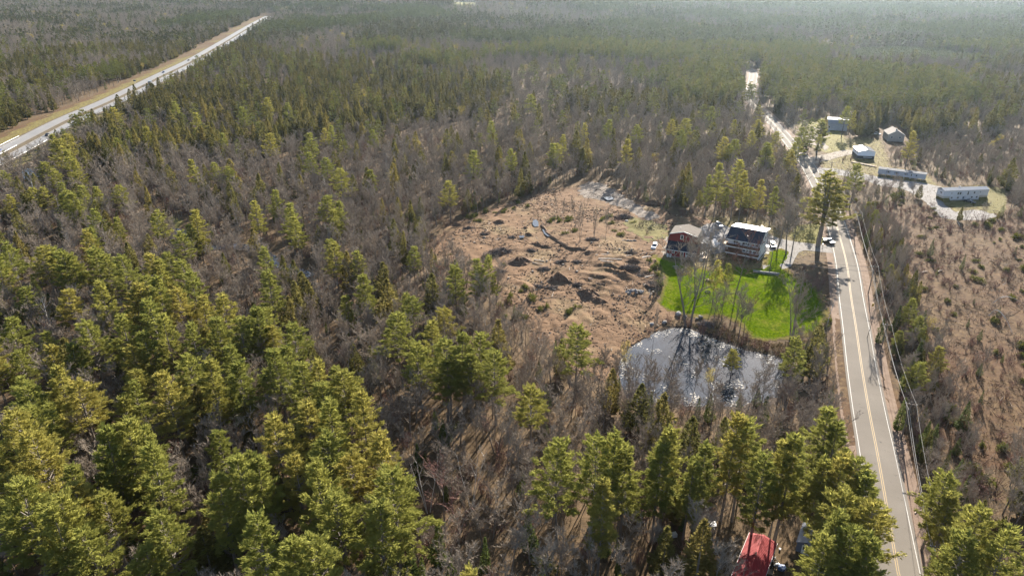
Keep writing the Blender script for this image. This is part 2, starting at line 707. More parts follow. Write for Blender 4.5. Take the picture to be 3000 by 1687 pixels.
def budding(seed, H=12.0, R=3.2, n=700, sz=.38, lod=0):
    rn = random.Random(seed)
    t, c = bare(seed, H, R, 10 if lod == 0 else 4, 5, 3 if lod == 0 else 1, .05, .3, lod)
    c = MB()
    lob = [(Vector((rn.uniform(-.6, .6) * R, rn.uniform(-.6, .6) * R, H * rn.uniform(.45, .9))), rn.uniform(.35, .6) * R) for _ in range(9)]
    for _ in range(n):
        o, r = rn.choice(lob)
        p = o + Vector((rn.gauss(0, .5), rn.gauss(0, .5), rn.gauss(0, .45))) * r
        tuft(c, p, Vector((rn.uniform(-1, 1), rn.uniform(-1, 1), rn.uniform(-.2, 1))).normalized(), sz * rn.uniform(.6, 1.2), rn, 1)
    return t, c


def bush(seed, R=1.5, H=1.3, n=260, sz=.34):
    rn = random.Random(seed)
    t, c = MB(), MB()
    for _ in range(5):
        a = rn.random() * 6.28
        limb(t, Vector((0, 0, -.1)), Vector((math.cos(a) * R * .5, math.sin(a) * R * .5, H * .6)), .04, .01)
    lob = [(rn.uniform(-.6, .6) * R, rn.uniform(-.6, .6) * R, rn.uniform(.35, .6)) for _ in range(6)]
    for _ in range(n):
        ox, oy, k = rn.choice(lob)
        a = rn.random() * 6.28
        e = rn.random() ** .5
        z = H * (1 - e * e) * rn.uniform(.4, 1.15)
        p = Vector((ox + math.cos(a) * e * R * k, oy + math.sin(a) * e * R * k, max(.05, z)))
        tuft(c, p, Vector((math.cos(a) * e, math.sin(a) * e, .9)).normalized(), sz * rn.uniform(.6, 1.2), rn, 1)
    return t, c


def thicket(seed, R=1.6, H=2.4, n=26, w=.04):
    """a leafless shrub: many thin stems from one root"""
    rn = random.Random(seed)
    t, c = MB(), MB()
    for _ in range(n):
        a = rn.random() * 6.28
        e = rn.random() ** .6
        p0 = Vector((math.cos(a) * e * R * .35, math.sin(a) * e * R * .35, -.1))
        p1 = Vector((math.cos(a) * e * R, math.sin(a) * e * R, H * rn.uniform(.55, 1.05)))
        if _ < 6:
            limb(t, p0, p0 + (p1 - p0) * .6, .035, .015)
        sliver(c, p0, p1, w * 1.4, rn)
        for k in range(8):
            s = rn.uniform(.3, 1)
            q = p0 + (p1 - p0) * s
            sliver(c, q, q + Vector((rn.uniform(-1, 1), rn.uniform(-1, 1), rn.uniform(.2, 1.2))) * rn.uniform(.2, .5) * H * .5, w, rn)
    return t, c


def variants(name, makers, tm, cm):
    """list of (trunk mesh, crown mesh, joined mesh)"""
    out = []
    for mk in makers:
        t, c = mk()
        tme = t.mesh(name + '_trunk', tm)
        cme = c.mesh(name + '_crown', cm)
        j = MB()
        j.v = t.v + c.v
        n = len(t.v)
        j.f = t.f + [tuple(i + n for i in f) for f in c.f]
        j.m = [0] * len(t.f) + [1] * len(c.f)
        out.append((tme, cme, j.mesh(name + '_whole', [tm, cm])))
    return out


KIND = {}
KIND['white_pine'] = dict(
    hi=variants('white_pine', [lambda s=s, H=H, R=R, b=b, nw=nw: pine(s, H, R, b, nw) for s, H, R, b, nw in
                               ((1, 22, 4.4, .34, 17), (2, 22, 4.9, .42, 15), (3, 22, 3.9, .26, 18), (4, 22, 4.7, .48, 13), (5, 22, 5.1, .38, 16), (6, 22, 3.6, .3, 18))], BARK_M, PINE_M),
    mid=variants('white_pine', [lambda s=s, H=H, R=R, b=b: pine(s, H, R, b, 13, 4.2, .75, lod=1) for s, H, R, b in
                                ((11, 22, 4.4, .34), (12, 22, 4.9, .42), (13, 22, 3.9, .26), (14, 22, 5.0, .4))], BARK_M, PINE_MID_M),
    lo=variants('white_pine', [lambda s=s, H=H, R=R: pine(s, H, R, .4, 7, 2.0, 1.5, lod=1) for s, H, R in ((21, 22, 4.8), (22, 22, 4.4), (23, 22, 5.2))], BARK_M, PINE_FAR_M))
KIND['cedar_tree'] = dict(
    hi=variants('cedar_tree', [lambda s=s, R=R, p=p: spire(s, 13, R, 1500, .62, power=p) for s, R, p in ((31, 2.1, .7), (32, 1.7, .6), (33, 2.4, .8), (34, 1.9, .75), (35, 2.2, .55))], BARK_M, CEDAR_M),
    mid=variants('cedar_tree', [lambda s=s, R=R: spire(s, 13, R, 520, .95, lod=1) for s, R in ((41, 2.1), (42, 1.8), (43, 2.4))], BARK_M, CEDAR_MID_M),
    lo=variants('cedar_tree', [lambda s=s, R=R: spire(s, 13, R, 130, 1.7, lod=1) for s, R in ((51, 2.3), (52, 2.0), (53, 2.6))], BARK_M, CEDAR_FAR_M))
KIND['spruce_tree'] = dict(
    hi=variants('spruce_tree', [lambda s=s, R=R, n=n: spire(s, 11, R, n, .5, True, .05, power=.95) for s, R, n in ((61, 2.0, 1300), (62, 1.6, 1100), (63, 2.3, 1400), (64, 1.4, 900))], BARK_M, SPRUCE_M),
    mid=variants('spruce_tree', [lambda s=s, R=R: spire(s, 11, R, 420, .85, True, .05, 1, .95) for s, R in ((71, 2.0), (72, 1.7))], BARK_M, SPRUCE_M),
    lo=variants('spruce_tree', [lambda s=s, R=R: spire(s, 11, R, 110, 1.5, True, .05, 1, .95) for s, R in ((81, 2.2), (82, 1.9))], BARK_M, SPRUCE_M))
KIND['bare_tree'] = dict(
    hi=variants('bare_tree', [lambda s=s, H=16, R=R, f=f, st=st, up=up: bare(s, H, R, 15, 8, 14, .055, f, 0, up, st) for s, R, f, st, up in
                              ((101, 3.6, .30, 1, 1.15), (102, 4.4, .24, 1, .85), (103, 3.0, .42, 1, 1.4), (104, 3.8, .2, 2, 1.3), (105, 4.0, .34, 1, 1.0), (106, 3.2, .22, 3, 1.5), (107, 2.6, .5, 1, 1.3))], BARK_M, TWIG_M),
    mid=variants('bare_tree', [lambda s=s, R=R, f=f, st=st: bare(s, 16, R, 13, 6, 10, .10, f, 1, 1.1, st) for s, R, f, st in ((111, 3.8, .3, 1), (112, 4.2, .25, 2), (113, 3.2, .4, 1), (114, 3.6, .2, 1))], BARK_M, TWIG_M),
    lo=variants('bare_tree', [lambda s=s, R=R: bare(s, 16, R, 9, 5, 6, .24, .25, 2, 1.0, 1) for s, R in ((121, 4.3), (122, 4.8), (123, 4.0), (124, 4.6))], BARK_M, TWIG_M))
KIND['red_maple'] = dict(
    hi=variants('red_maple', [lambda s=s: bare(s, 13, 3.8, 12, 7, 10, .05, .2, 0, .95, 1) for s in (131, 132)], BARK_M, TWIG_RED_M),
    mid=variants('red_maple', [lambda s=s: bare(s, 13, 3.8, 10, 5, 7, .09, .2, 1, .95, 1) for s in (133, 134)], BARK_M, TWIG_RED_M),
    lo=variants('red_maple', [lambda s=s: bare(s, 13, 4.4, 8, 4, 4, .22, .2, 2, .95, 1) for s in (135, 136)], BARK_M, TWIG_RED_M))
KIND['budding_tree'] = dict(
    hi=variants('budding_tree', [lambda s=s: budding(s, 11, 3.0, 900, .3) for s in (141, 142)], BARK_M, BUD_M),
    mid=variants('budding_tree', [lambda s=s: budding(s, 12, 3.4, 420, .5) for s in (143, 144)], BARK_M, BUD_M),
    lo=variants('budding_tree', [lambda s=s: budding(s, 13, 4.0, 130, 1.0, 1) for s in (145, 146)], BARK_M, BUD_M))
KIND['birch_tree'] = dict(
    hi=variants('birch_tree', [lambda s=s, st=st: bare(s, 15, 2.6, 12, 6, 10, .04, .35, 0, 1.3, st, .13) for s, st in ((151, 1), (152, 3))], BIRCH_M, TWIG_M))
KIND['birch_tree']['mid'] = KIND['birch_tree']['lo'] = KIND['birch_tree']['hi']
KIND['juniper_bush'] = dict(hi=variants('juniper_bush', [lambda s=s, R=R, H=H: bush(s, R, H, 320, .34) for s, R, H in ((161, 1.6, 1.3), (162, 1.3, 1.6), (163, 2.0, 1.2), (164, 1.2, 1.9))], BARK_M, JUNI_M))
KIND['juniper_bush']['mid'] = KIND['juniper_bush']['lo'] = KIND['juniper_bush']['hi']
KIND['bare_bush'] = dict(hi=variants('bare_bush', [lambda s=s, R=R, H=H: thicket(s, R, H) for s, R, H in ((171, 1.5, 2.2), (172, 1.1, 2.8), (173, 1.9, 1.8), (174, 1.4, 3.4))], BARK_M, TWIG_RED_M))
KIND['bare_bush']['mid'] = KIND['bare_bush']['lo'] = KIND['bare_bush']['hi']
KIND['big_pine'] = dict(hi=variants('big_pine', [lambda: pine(200, 27, 7.4, .36, 13, 5.5, .45, leaders=4)], BARK_M, PINE_M))
NATURAL_H = dict(white_pine=22.5, cedar_tree=13, spruce_tree=11, bare_tree=16.5, red_maple=13.5, budding_tree=11.5, birch_tree=15.5, juniper_bush=1.5, bare_bush=2.5, big_pine=27.0)


# ------------------------------------------------------------------ regions of the land
CLEARING = GP([(1264, 700), (1293, 664), (1374, 636), (1456, 606), (1537, 577), (1607, 553), (1677, 538), (1724, 530), (1782, 538), (1840, 571), (1910, 606), (1990, 632),
               (2075, 640), (2090, 655), (2050, 662), (1985, 655), (1955, 690), (1945, 752), (1908, 745), (1925, 800), (1935, 838), (1922, 880), (1990, 925), (2006, 955),
               (1960, 955), (1905, 975), (1850, 1008), (1812, 1050), (1800, 1115), (1740, 1118), (1690, 1080), (1620, 1030), (1560, 990), (1515, 908), (1467, 868), (1397, 827),
               (1340, 792), (1280, 757), (1262, 720)])
CUTOVER = GP([(2560, 640), (2640, 600), (2720, 590), (2800, 660), (2950, 640), (3120, 620), (3180, 1000), (3080, 1420), (2900, 1370), (2790, 1340), (2710, 1160), (2665, 990), (2600, 815), (2570, 720)])
LAWN = GP([(1908, 748), (1950, 757), (2000, 772), (2075, 790), (2130, 762), (2180, 785), (2235, 783), (2245, 735), (2275, 726), (2318, 735), (2326, 752), (2300, 786), (2334, 812), (2360, 806), (2392, 838),
           (2418, 880), (2424, 930), (2400, 975), (2330, 990), (2260, 1003), (2200, 995), (2160, 945), (2110, 928), (2060, 930), (2010, 925), (1960, 915), (1920, 893), (1935, 845), (1945, 815), (1925, 782)])
PINE_GRASS = GP([(2305, 690), (2330, 660), (2395, 652), (2425, 664), (2432, 706), (2415, 715), (2340, 712)])
TRAILER_YARD = GP([(2395, 470), (2440, 410), (2520, 400), (2590, 405), (2608, 450), (2620, 488), (2722, 506), (2765, 545), (2880, 538), (2945, 555), (2960, 625), (2900, 645), (2770, 650), (2700, 590), (2640, 545), (2520, 535), (2400, 512)])
LAWN_SIDE = GP([(2330, 790), (2340, 745), (2432, 738), (2445, 990), (2400, 1000), (2420, 900)])
BANK = GP([(1880, 985), (1960, 925), (2100, 935), (2200, 990), (2330, 995), (2325, 1065), (2230, 1035), (2000, 958), (1900, 990)])
TAN_YARD = GP([(2570, 385), (2600, 372), (2665, 372), (2672, 420), (2640, 452), (2580, 450)])
SCRUB = GP([(2600, 455), (2680, 425), (2760, 400), (3060, 400), (3080, 590), (2960, 600), (2945, 550), (2880, 533), (2770, 540), (2722, 504), (2620, 486)])
BACK_YARD = GP([(2330, 360), (2420, 340), (2480, 395), (2500, 440), (2420, 452), (2370, 430), (2345, 400)])
HOUSE_YARD = GP([(1900, 720), (1960, 650), (2060, 628), (2140, 628), (2260, 640), (2330, 690), (2420, 700), (2425, 740), (2340, 760), (2330, 800), (2080, 800), (1930, 780)])
RED_ROOF_YARD = GP([(2050, 2050), (2080, 1700), (2090, 1560), (2150, 1470), (2240, 1430), (2320, 1470), (2370, 1560), (2380, 1700), (2400, 2050)])
PLANTATION = GP([(2470, 175), (2520, 155), (2640, 152), (2760, 162), (2880, 178), (2945, 188), (2930, 200), (2780, 196), (2640, 190), (2520, 190)])
RED_SWAMP = GP([(2560, 205), (2760, 212), (3150, 215), (3150, 285), (2960, 262), (2800, 236), (2640, 225)])
BACKWATER = GP([(60, 500), (80, 494), (118, 496), (116, 520), (88, 532), (68, 522)])
FAR_POOLS = [GP([(236, 92), (258, 90), (272, 97), (250, 104)]), GP([(140, 214), (158, 211), (166, 220), (150, 224)])]
FAR_FIELDS = [GP([(1090, 6), (1215, 1), (1220, 12), (1110, 14)]), GP([(1310, 13), (1400, 9), (1395, 22), (1330, 24)]), GP([(828, 24), (855, 18), (852, 30), (830, 32)])]
WET_GRASS = GP([(440, 650), (500, 632), (540, 648), (520, 672), (470, 690), (440, 680)])
BROWN_FIELD = GP([(2385, 148), (2430, 138), (2475, 142), (2465, 152), (2400, 156)])

xs = np.concatenate([-np.geomspace(420, 9000, 46)[::-1], np.arange(-400, -170, 6), np.arange(-170, 300, 2.0), np.arange(300, 460, 6), np.geomspace(466, 9000, 46)])
ys = np.concatenate([[-900, -500, -250, -100, 0, 40], np.arange(56, 420, 2.0), np.arange(420, 700, 7), np.geomspace(710, 11000, 90)])
XX, YY = np.meshgrid(xs, ys)
ZZ = terr(XX, YY)


def grid_object(name, mat, attrs):
    ny, nx = XX.shape
    me = bpy.data.meshes.new(name)
    idx = np.arange(ny * nx).reshape(ny, nx)
    quads = np.stack([idx[:-1, :-1], idx[:-1, 1:], idx[1:, 1:], idx[1:, :-1]], -1).reshape(-1, 4)
    me.vertices.add(ny * nx)
    me.vertices.foreach_set('co', np.stack([XX, YY, ZZ], -1).ravel())
    me.loops.add(quads.size)
    me.loops.foreach_set('vertex_index', quads.ravel())
    me.polygons.add(len(quads))
    me.polygons.foreach_set('loop_start', np.arange(0, quads.size, 4))
    me.polygons.foreach_set('loop_total', np.full(len(quads), 4))
    me.update(calc_edges=True)
    me.polygons.foreach_set('use_smooth', [True] * len(quads))
    for k, v in attrs.items():
        a = me.attributes.new(k, 'FLOAT', 'POINT')
        a.data.foreach_set('value', v.ravel())
    me.materials.append(mat)
    o = bpy.data.objects.new(name, me)
    COL.objects.link(o)
    return o


def soft(poly, w=3.0, x=None, y=None):
    x = XX if x is None else x
    y = YY if y is None else y
    px, py = [p[0] for p in poly], [p[1] for p in poly]
    m = (x > min(px) - 12) & (x < max(px) + 12) & (y > min(py) - 12) & (y < max(py) + 12)
    out = np.zeros(x.shape)
    d = seg_dist(x[m], y[m], poly, True)
    s = np.where(inside(x[m], y[m], poly), d, -d)
    out[m] = smooth(-w, w, s)
    return out


w_dry = np.maximum.reduce([soft(CUTOVER, 8), soft(TRAILER_YARD, 3) * .8, soft(PINE_GRASS, 2), soft(BACK_YARD, 3), soft(SCRUB, 6) * .38, soft(TAN_YARD, 3), soft(BROWN_FIELD, 12)])
w_grass = np.maximum.reduce([soft(TRAILER_YARD, 4) * .5, soft(PINE_GRASS, 2) * .75, soft(BACK_YARD, 4) * .6, soft(WET_GRASS, 4), soft(HOUSE_YARD, 5) * .45] + [soft(f, 20) for f in FAR_FIELDS])
hd = np.full(XX.shape, 1e9)
near = (np.abs(XX + 300) < 1500) & (YY > 200) & (YY < 2800)
hd[near] = seg_dist(XX[near], YY[near], HIGHWAY[::2])
hs = np.zeros(XX.shape)
w_grass = np.maximum(w_grass, .52 * (1 - smooth(22, 26, hd)))
w_dry = np.maximum(w_dry, (1 - smooth(24, 29, hd)))
rd = np.full(XX.shape, 1e9)
near = (XX > 40) & (XX < 420) & (YY > 40) & (YY < 1100)
rd[near] = seg_dist(XX[near], YY[near], ROAD[::2])
w_dry = np.maximum(w_dry, .9 * (1 - smooth(5.5, 10, rd)))
pd = np.full(XX.shape, 1e9)
near = (np.abs(XX - 60) < 130) & (YY > 80) & (YY < 330)
pd[near] = seg_dist(XX[near], YY[near], POND, True)
w_mud = 1 - smooth(0.5, 4.5, pd)

k = NT('forest_floor')
P = k.pos()


def attr(k, name):
    nd = k.n('ShaderNodeAttribute')
    nd.attribute_name = name
    return nd.outputs['Fac']


n1 = k.noise(0.035, 5, 0.6, P)
n2 = k.noise(0.55, 5, 0.7, P)
n3 = k.noise(3.2, 3, 0.7, P)
litter = k.ramp(n2, [(0.25, (0.049, 0.032, 0.019)), (0.5, (0.105, 0.068, 0.039)), (0.75, (0.180, 0.118, 0.068))])
litter = k.mix(k.math('MULTIPLY', n1, 0.5), litter, (0.056, 0.045, 0.022))
dry = k.ramp(n2, [(0.30, (0.032, 0.019, 0.011)), (0.48, (0.079, 0.047, 0.024)), (0.72, (0.165, 0.111, 0.053))])
dry = k.mix(k.math('MULTIPLY', k.math('SUBTRACT', n1, 0.42), 3.0, True), dry, k.ramp(n3, [(0.3, (0.050, 0.025, 0.014)), (0.7, (0.112, 0.057, 0.029))]))
blot = k.noise(.13, 6, .72, P)
dry = k.mix(k.math('MULTIPLY', k.math('SUBTRACT', blot, .50), 5.0, True), dry, k.ramp(n3, [(0.3, (0.026, 0.015, 0.008)), (0.7, (0.074, 0.043, 0.022))]))
grs = k.ramp(n2, [(0.25, (0.098, 0.086, 0.026)), (0.5, (0.150, 0.139, 0.038)), (0.75, (0.255, 0.203, 0.075))])


def edge(k, a, n, lo=.35, hi=.65):
    s = k.math('ADD', a, k.math('MULTIPLY', k.math('SUBTRACT', n, .5), 0.9))
    mr = k.n('ShaderNodeMapRange')
    mr.inputs[1].default_value = lo
    mr.inputs[2].default_value = hi
    k.l(s, mr.inputs[0])
    return mr.outputs[0]


c = k.mix(edge(k, attr(k, 'dry'), n2), litter, dry)
c = k.mix(edge(k, attr(k, 'grass'), n2), c, grs)
c = k.mix(edge(k, attr(k, 'mud'), n2), c, (0.055, 0.040, 0.030))
FLOOR_M = k.done(k.bsdf(c, 0.95, 0.1, 0, n3, 0.6, 0.12))
tag(grid_object('ground', FLOOR_M, dict(dry=w_dry, grass=w_grass, mud=w_mud)), kind='structure')


def drape(name, poly, mat, off=.05, step=2.5, jit=.35, rough=0.0, rough_s=2.0, seed=1, kind='structure', bumps=None, over=False):
    """a sheet of ground cover laid over the land, its outline slightly ragged"""
    rn = random.Random(seed)
    b = []
    n = len(poly)
    for i in range(n):
        a, c_ = Vector(poly[i]), Vector(poly[(i + 1) % n])
        m = max(1, int((c_ - a).length / step))
        for q in range(m):
            p = a + (c_ - a) * q / m
            b.append(Vector((p.x + rn.uniform(-jit, jit), p.y + rn.uniform(-jit, jit))))
    pts = list(b)
    bx, by = np.array([p.x for p in b]), np.array([p.y for p in b])
    gx, gy = np.meshgrid(np.arange(bx.min(), bx.max(), step), np.arange(by.min(), by.max(), step))
    gx, gy = gx.ravel(), gy.ravel()
    bl = [(p.x, p.y) for p in b]
    ok = inside(gx, gy, bl) & (seg_dist(gx, gy, bl, True) > step * .45)
    for x, y in zip(gx[ok], gy[ok]):
        pts.append(Vector((x + rn.uniform(-.2, .2) * step, y + rn.uniform(-.2, .2) * step)))
    ed = [(i, (i + 1) % len(b)) for i in range(len(b))]
    V, E_, F, *_ = delaunay_2d_cdt(pts, ed, [], 1, 1e-4)
    vx, vy = np.array([v.x for v in V]), np.array([v.y for v in V])
    vz = terr(vx, vy) + off
    if rough:
        ins = smooth(0, 3, seg_dist(vx, vy, bl, True))
        vz = vz + ins * rough * (noise(vx, vy, rough_s, seed + 3, 3))
    if over:
        cl = inside(vx, vy, CLEARING)
        vz = vz + np.where(cl, smooth(0, 3, seg_dist(vx, vy, CLEARING, True)) * .75 * noise(vx, vy, 3.2, 10, 3), 0)
    if bumps:
        for (cx, cy_, rx, ry, hh, an) in bumps:
            u = (vx - cx) * math.cos(an) + (vy - cy_) * math.sin(an)
            v = -(vx - cx) * math.sin(an) + (vy - cy_) * math.cos(an)
            vz = vz + hh * np.exp(-((u / rx) ** 2 + (v / ry) ** 2))
    me = bpy.data.meshes.new(name)
    me.from_pydata(list(zip(vx, vy, vz)), [], [tuple(f) for f in F])
    # every face turned up
    me.update()
    if len(me.polygons) and me.polygons[0].normal.z < 0:
        me.flip_normals()
    me.polygons.foreach_set('use_smooth', [True] * len(me.polygons))
    at_ = me.attributes.new('rim', 'FLOAT', 'POINT')
    at_.data.foreach_set('value', 1 - smooth(0, 3.6, seg_dist(vx, vy, poly, True)))
    me.materials.append(mat)
    o = bpy.data.objects.new(name, me)
    COL.objects.link(o)
    return tag(o, kind=kind)


def ribbon(name, line, offs, mat, lift=.06, kind='structure', dashed=None, dense=True):
    """strip along a line between two sideways offsets (or function of arc length)"""
    P_ = [Vector(p) for p in line]
    mb = MB()
    s = 0
    prev = None
    for i, p in enumerate(P_):
        d = (P_[min(i + 1, len(P_) - 1)] - P_[max(i - 1, 0)]).normalized()
        nrm = Vector((d.y, -d.x))
        if i:
            s += (p - P_[i - 1]).length
        k_ = max(1, int(abs(offs[1] - offs[0]) / 3.0))
        row = []
        for q in range(k_ + 1):
            w = p + nrm * (offs[0] + (offs[1] - offs[0]) * q / k_)
            row.append((w.x, w.y))
        z = terr(np.array([r[0] for r in row]), np.array([r[1] for r in row])) + lift
        row = [(r[0], r[1], float(zz)) for r, zz in zip(row, z)]
        if prev is not None and not (dashed and (s % (dashed[0] + dashed[1])) > dashed[0]):
            for q in range(k_):
                mb.face([prev[q], prev[q + 1], row[q + 1], row[q]])
        prev = row
    o = mb.build(name, mat)
    if o.data.polygons and o.data.polygons[0].normal.z < 0:
        o.data.flip_normals()
    return tag(o, kind=kind) if kind else o


def ground_mat(name, stops, s1=0.5, s2=4.0, rough=.95, bstr=.5, bd=.06, spec=.1):
    k = NT(name)
    P = k.pos()
    a = k.noise(s1, 6, .65, P)
    b = k.noise(s2, 4, .7, P)
    f = k.math('ADD', k.math('MULTIPLY', a, .65), k.math('MULTIPLY', b, .35))
    return k.done(k.bsdf(k.ramp(f, stops), rough, spec, 0, b, bstr, bd))


ASPHALT_M = None
k = NT('worn_asphalt')
P = k.pos()
a = k.noise(0.08, 4, .6, P)
b = k.noise(9, 3, .7, P)
cr = k.noise(0.6, 5, .7, P)
c = k.ramp(k.math('ADD', k.math('MULTIPLY', a, .5), k.math('MULTIPLY', b, .5)), [(.3, (0.123, 0.108, 0.092)), (.7, (0.181, 0.161, 0.138))])
c = k.mix(k.math('MULTIPLY', k.math('SUBTRACT', cr, .60), 5.0, True), c, (0.074, 0.067, 0.060))
ASPHALT_M = k.done(k.bsdf(c, .9, .05, 0, b, .25, .02))
HIGHWAY_M = ground_mat('pale_asphalt', [(.3, (0.151, 0.140, 0.130)), (.7, (0.223, 0.209, 0.194))], .1, 6, .5, .2, .02, .4)
GRAVEL_M = ground_mat('pale_gravel', [(.3, (0.144, 0.119, 0.097)), (.5, (0.223, 0.191, 0.158)), (.7, (0.302, 0.266, 0.223))], .35, 6)
GREYGRAVEL_M = ground_mat('grey_gravel', [(.3, (0.122, 0.112, 0.104)), (.5, (0.194, 0.180, 0.169)), (.7, (0.274, 0.259, 0.241))], .35, 6)
SHOULDER_M = ground_mat('sandy_shoulder', [(.3, (0.112, 0.076, 0.056)), (.5, (0.173, 0.122, 0.090)), (.7, (0.238, 0.176, 0.133))], .4, 5)
DIRT_M = None
k = NT('stripped_earth')
P = k.pos()
mp = k.n('ShaderNodeMapping')
mp.inputs['Rotation'].default_value = (0, 0, rad(28))
mp.inputs['Scale'].default_value = (.35, 1.5, 1)
k.l(P, mp.inputs[0])
a = k.noise(0.9, 7, .72, mp.outputs[0])
b = k.noise(2.6, 5, .75, P)
g = k.noise(0.06, 3, .6, P)
f = k.math('ADD', k.math('MULTIPLY', a, .55), k.math('MULTIPLY', b, .45))
c = k.ramp(f, [(.34, (0.036, 0.022, 0.013)), (.44, (0.100, 0.060, 0.035)), (.55, (0.174, 0.106, 0.061)), (.72, (0.267, 0.183, 0.111))])
c = k.mix(k.math('MULTIPLY', k.math('SUBTRACT', g, .52), 4.0, True), c, k.ramp(f, [(.3, (0.074, 0.052, 0.030)), (.5, (0.200, 0.150, 0.081)), (.7, (0.310, 0.244, 0.135))]))
blot = k.noise(.16, 6, .72, P)
c = k.mix(k.math('MULTIPLY', k.math('SUBTRACT', blot, .53), 5.0, True), c, k.ramp(b, [(.3, (0.030, 0.019, 0.012)), (.6, (0.081, 0.049, 0.030)), (.8, (0.155, 0.098, 0.060))]))
DIRT_M = k.done(k.bsdf(c, .95, .08, 0, f, .9, .25))
k = NT('lawn_grass')
P = k.pos()
a = k.noise(.16, 6, .74, P)
b = k.noise(1.4, 6, .78, P)
c = k.ramp(b, [(.30, (0.026, 0.049, 0.002)), (.5, (0.064, 0.102, 0.003)), (.70, (0.154, 0.190, 0.008))])
yel = k.ramp(b, [(.3, (0.064, 0.069, 0.008)), (.7, (0.210, 0.198, 0.043))])
c = k.mix(k.math('MULTIPLY', k.math('SUBTRACT', a, .50), 5.0, True), c, yel)
d4 = k.noise(.30, 5, .72, P)
c = k.mix(k.math('MULTIPLY', k.math('SUBTRACT', d4, .54), 5.0, True), c, (0.030, 0.053, 0.003))
straw = k.ramp(b, [(.3, (0.064, 0.053, 0.020)), (.7, (0.187, 0.154, 0.063))])
c = k.mix(edge(k, attr(k, 'rim'), d4, .42, .85), c, straw)
LAWN_M = k.done(k.bsdf(c, .95, .0, 0, b, .5, .12))
k = NT('road_paint')
P = k.pos()
PAINT = {}
for nm, col in (('white_paint', (0.319, 0.306, 0.287)), ('yellow_paint', (0.306, 0.204, 0.071))):
    k = NT(nm)
    nz = k.noise(2.0, 4, .7, k.pos())
    PAINT[nm] = k.done(k.bsdf(k.mix(k.math('MULTIPLY', k.math('SUBTRACT', nz, .5), 3, True), col, (0.140, 0.128, 0.115)), .7, .3))

# roads: shoulder, carriageway, painted lines, each a sheet above the one below
ribbon('road_shoulder', ROAD, (-6.4, 6.6), SHOULDER_M, .05)
ribbon('road', ROAD, (-4.15, 4.15), ASPHALT_M, .10)
mk = [ribbon('road_marking', ROAD, o_, PAINT[c_], .108) for o_, c_ in (((-3.62, -3.48), 'white_paint'), ((3.48, 3.62), 'white_paint'), ((-.23, -.12), 'yellow_paint'), ((.12, .23), 'yellow_paint'))]
ribbon('highway_verge', HIGHWAY, (-12.5, 12.5), ground_mat('median_grass', [(.3, (0.055, 0.045, 0.028)), (.5, (0.100, 0.078, 0.050)), (.7, (0.16, 0.125, 0.080))], .3, 4), .05)
for s_ in (-1, 1):
    ribbon('highway', HIGHWAY, (s_ * 2.1, s_ * 10.2) if s_ > 0 else (-10.8, -2.1), HIGHWAY_M, .12)
    ribbon('highway_marking', HIGHWAY, (s_ * 2.9 - .07, s_ * 2.9 + .07), PAINT['yellow_paint'], .135)
    ribbon('highway_marking', HIGHWAY, (s_ * 8.9 - .08, s_ * 8.9 + .08), PAINT['white_paint'], .135)
    ribbon('highway_marking', HIGHWAY, (s_ * 5.9 - .07, s_ * 5.9 + .07), PAINT['white_paint'], .135, dashed=(4, 10))

CLEAR_BUMPS = []
rb_ = random.Random(8)
for _ in range(26):
    x, y = G(rb_.uniform(1735, 1905), rb_.uniform(742, 845))
    CLEAR_BUMPS.append((x, y, rb_.uniform(2.5, 7), rb_.uniform(.35, .9), rb_.uniform(.35, .95), rad(rb_.uniform(-32, -8))))
for _ in range(70):
    x, y = G(rb_.uniform(1300, 1900), rb_.uniform(600, 960))
    a_ = rb_.uniform(.5, 1.6)
    CLEAR_BUMPS.append((x, y, a_ * rb_.uniform(1, 3), a_, rb_.uniform(-.35, .75), rb_.uniform(0, 3.1)))
for o_ in range(3):
    for t_ in range(22):
        x, y = G(1520 + o_ * 14 + t_ * 9 + 6 * math.sin(t_ * .5), 905 - t_ * 13 + o_ * 6)
        CLEAR_BUMPS.append((x, y, 1.6, .45, -.35, rad(60)))
# lawn, drives, clearing
npr = np.random.RandomState(11)
drape('lawn', LAWN, LAWN_M, .06, 1.0, 1.3, .10, 2.5, 5)
drape('clearing', CLEARING, DIRT_M, .05, .8, 1.2, .75, 3.2, 7, bumps=CLEAR_BUMPS)
drape('driveway', GP([(1890, 735), (1912, 712), (1955, 690), (1975, 700), (1960, 728), (1950, 748), (1925, 745)]), GRAVEL_M, .075, 2, .3, 0, 2, 11)
drape('driveway', GP([(2048, 668), (2075, 655), (2110, 652), (2140, 668), (2180, 675), (2252, 688), (2290, 700), (2330, 708), (2395, 716), (2440, 722), (2446, 742), (2400, 738), (2360, 734), (2340, 740), (2329, 762),
                      (2318, 782), (2290, 790), (2235, 788), (2233, 778), (2285, 776), (2302, 762), (2312, 738), (2290, 728), (2262, 735), (2238, 738), (2200, 720), (2120, 740), (2085, 745), (2060, 720)]), GREYGRAVEL_M, .08, 2, .3, 0, 2, 12)
drape('driveway', GP([(2394, 492), (2440, 494), (2500, 503), (2575, 520), (2700, 536), (2760, 548), (2752, 575), (2766, 600), (2800, 622), (2850, 615), (2900, 618), (2925, 634), (2880, 646), (2800, 645), (2762, 640), (2730, 610),
                      (2690, 575), (2640, 552), (2580, 545), (2540, 530), (2440, 510), (2400, 512)]), GREYGRAVEL_M, .07, 2.5, .4, 0, 2, 13)
drape('driveway', GP([(2345, 402), (2380, 380), (2400, 362), (2430, 372), (2432, 398), (2400, 408), (2428, 432), (2420, 442), (2385, 425), (2352, 418)]), GRAVEL_M, .07, 3, .5, 0, 2, 14)
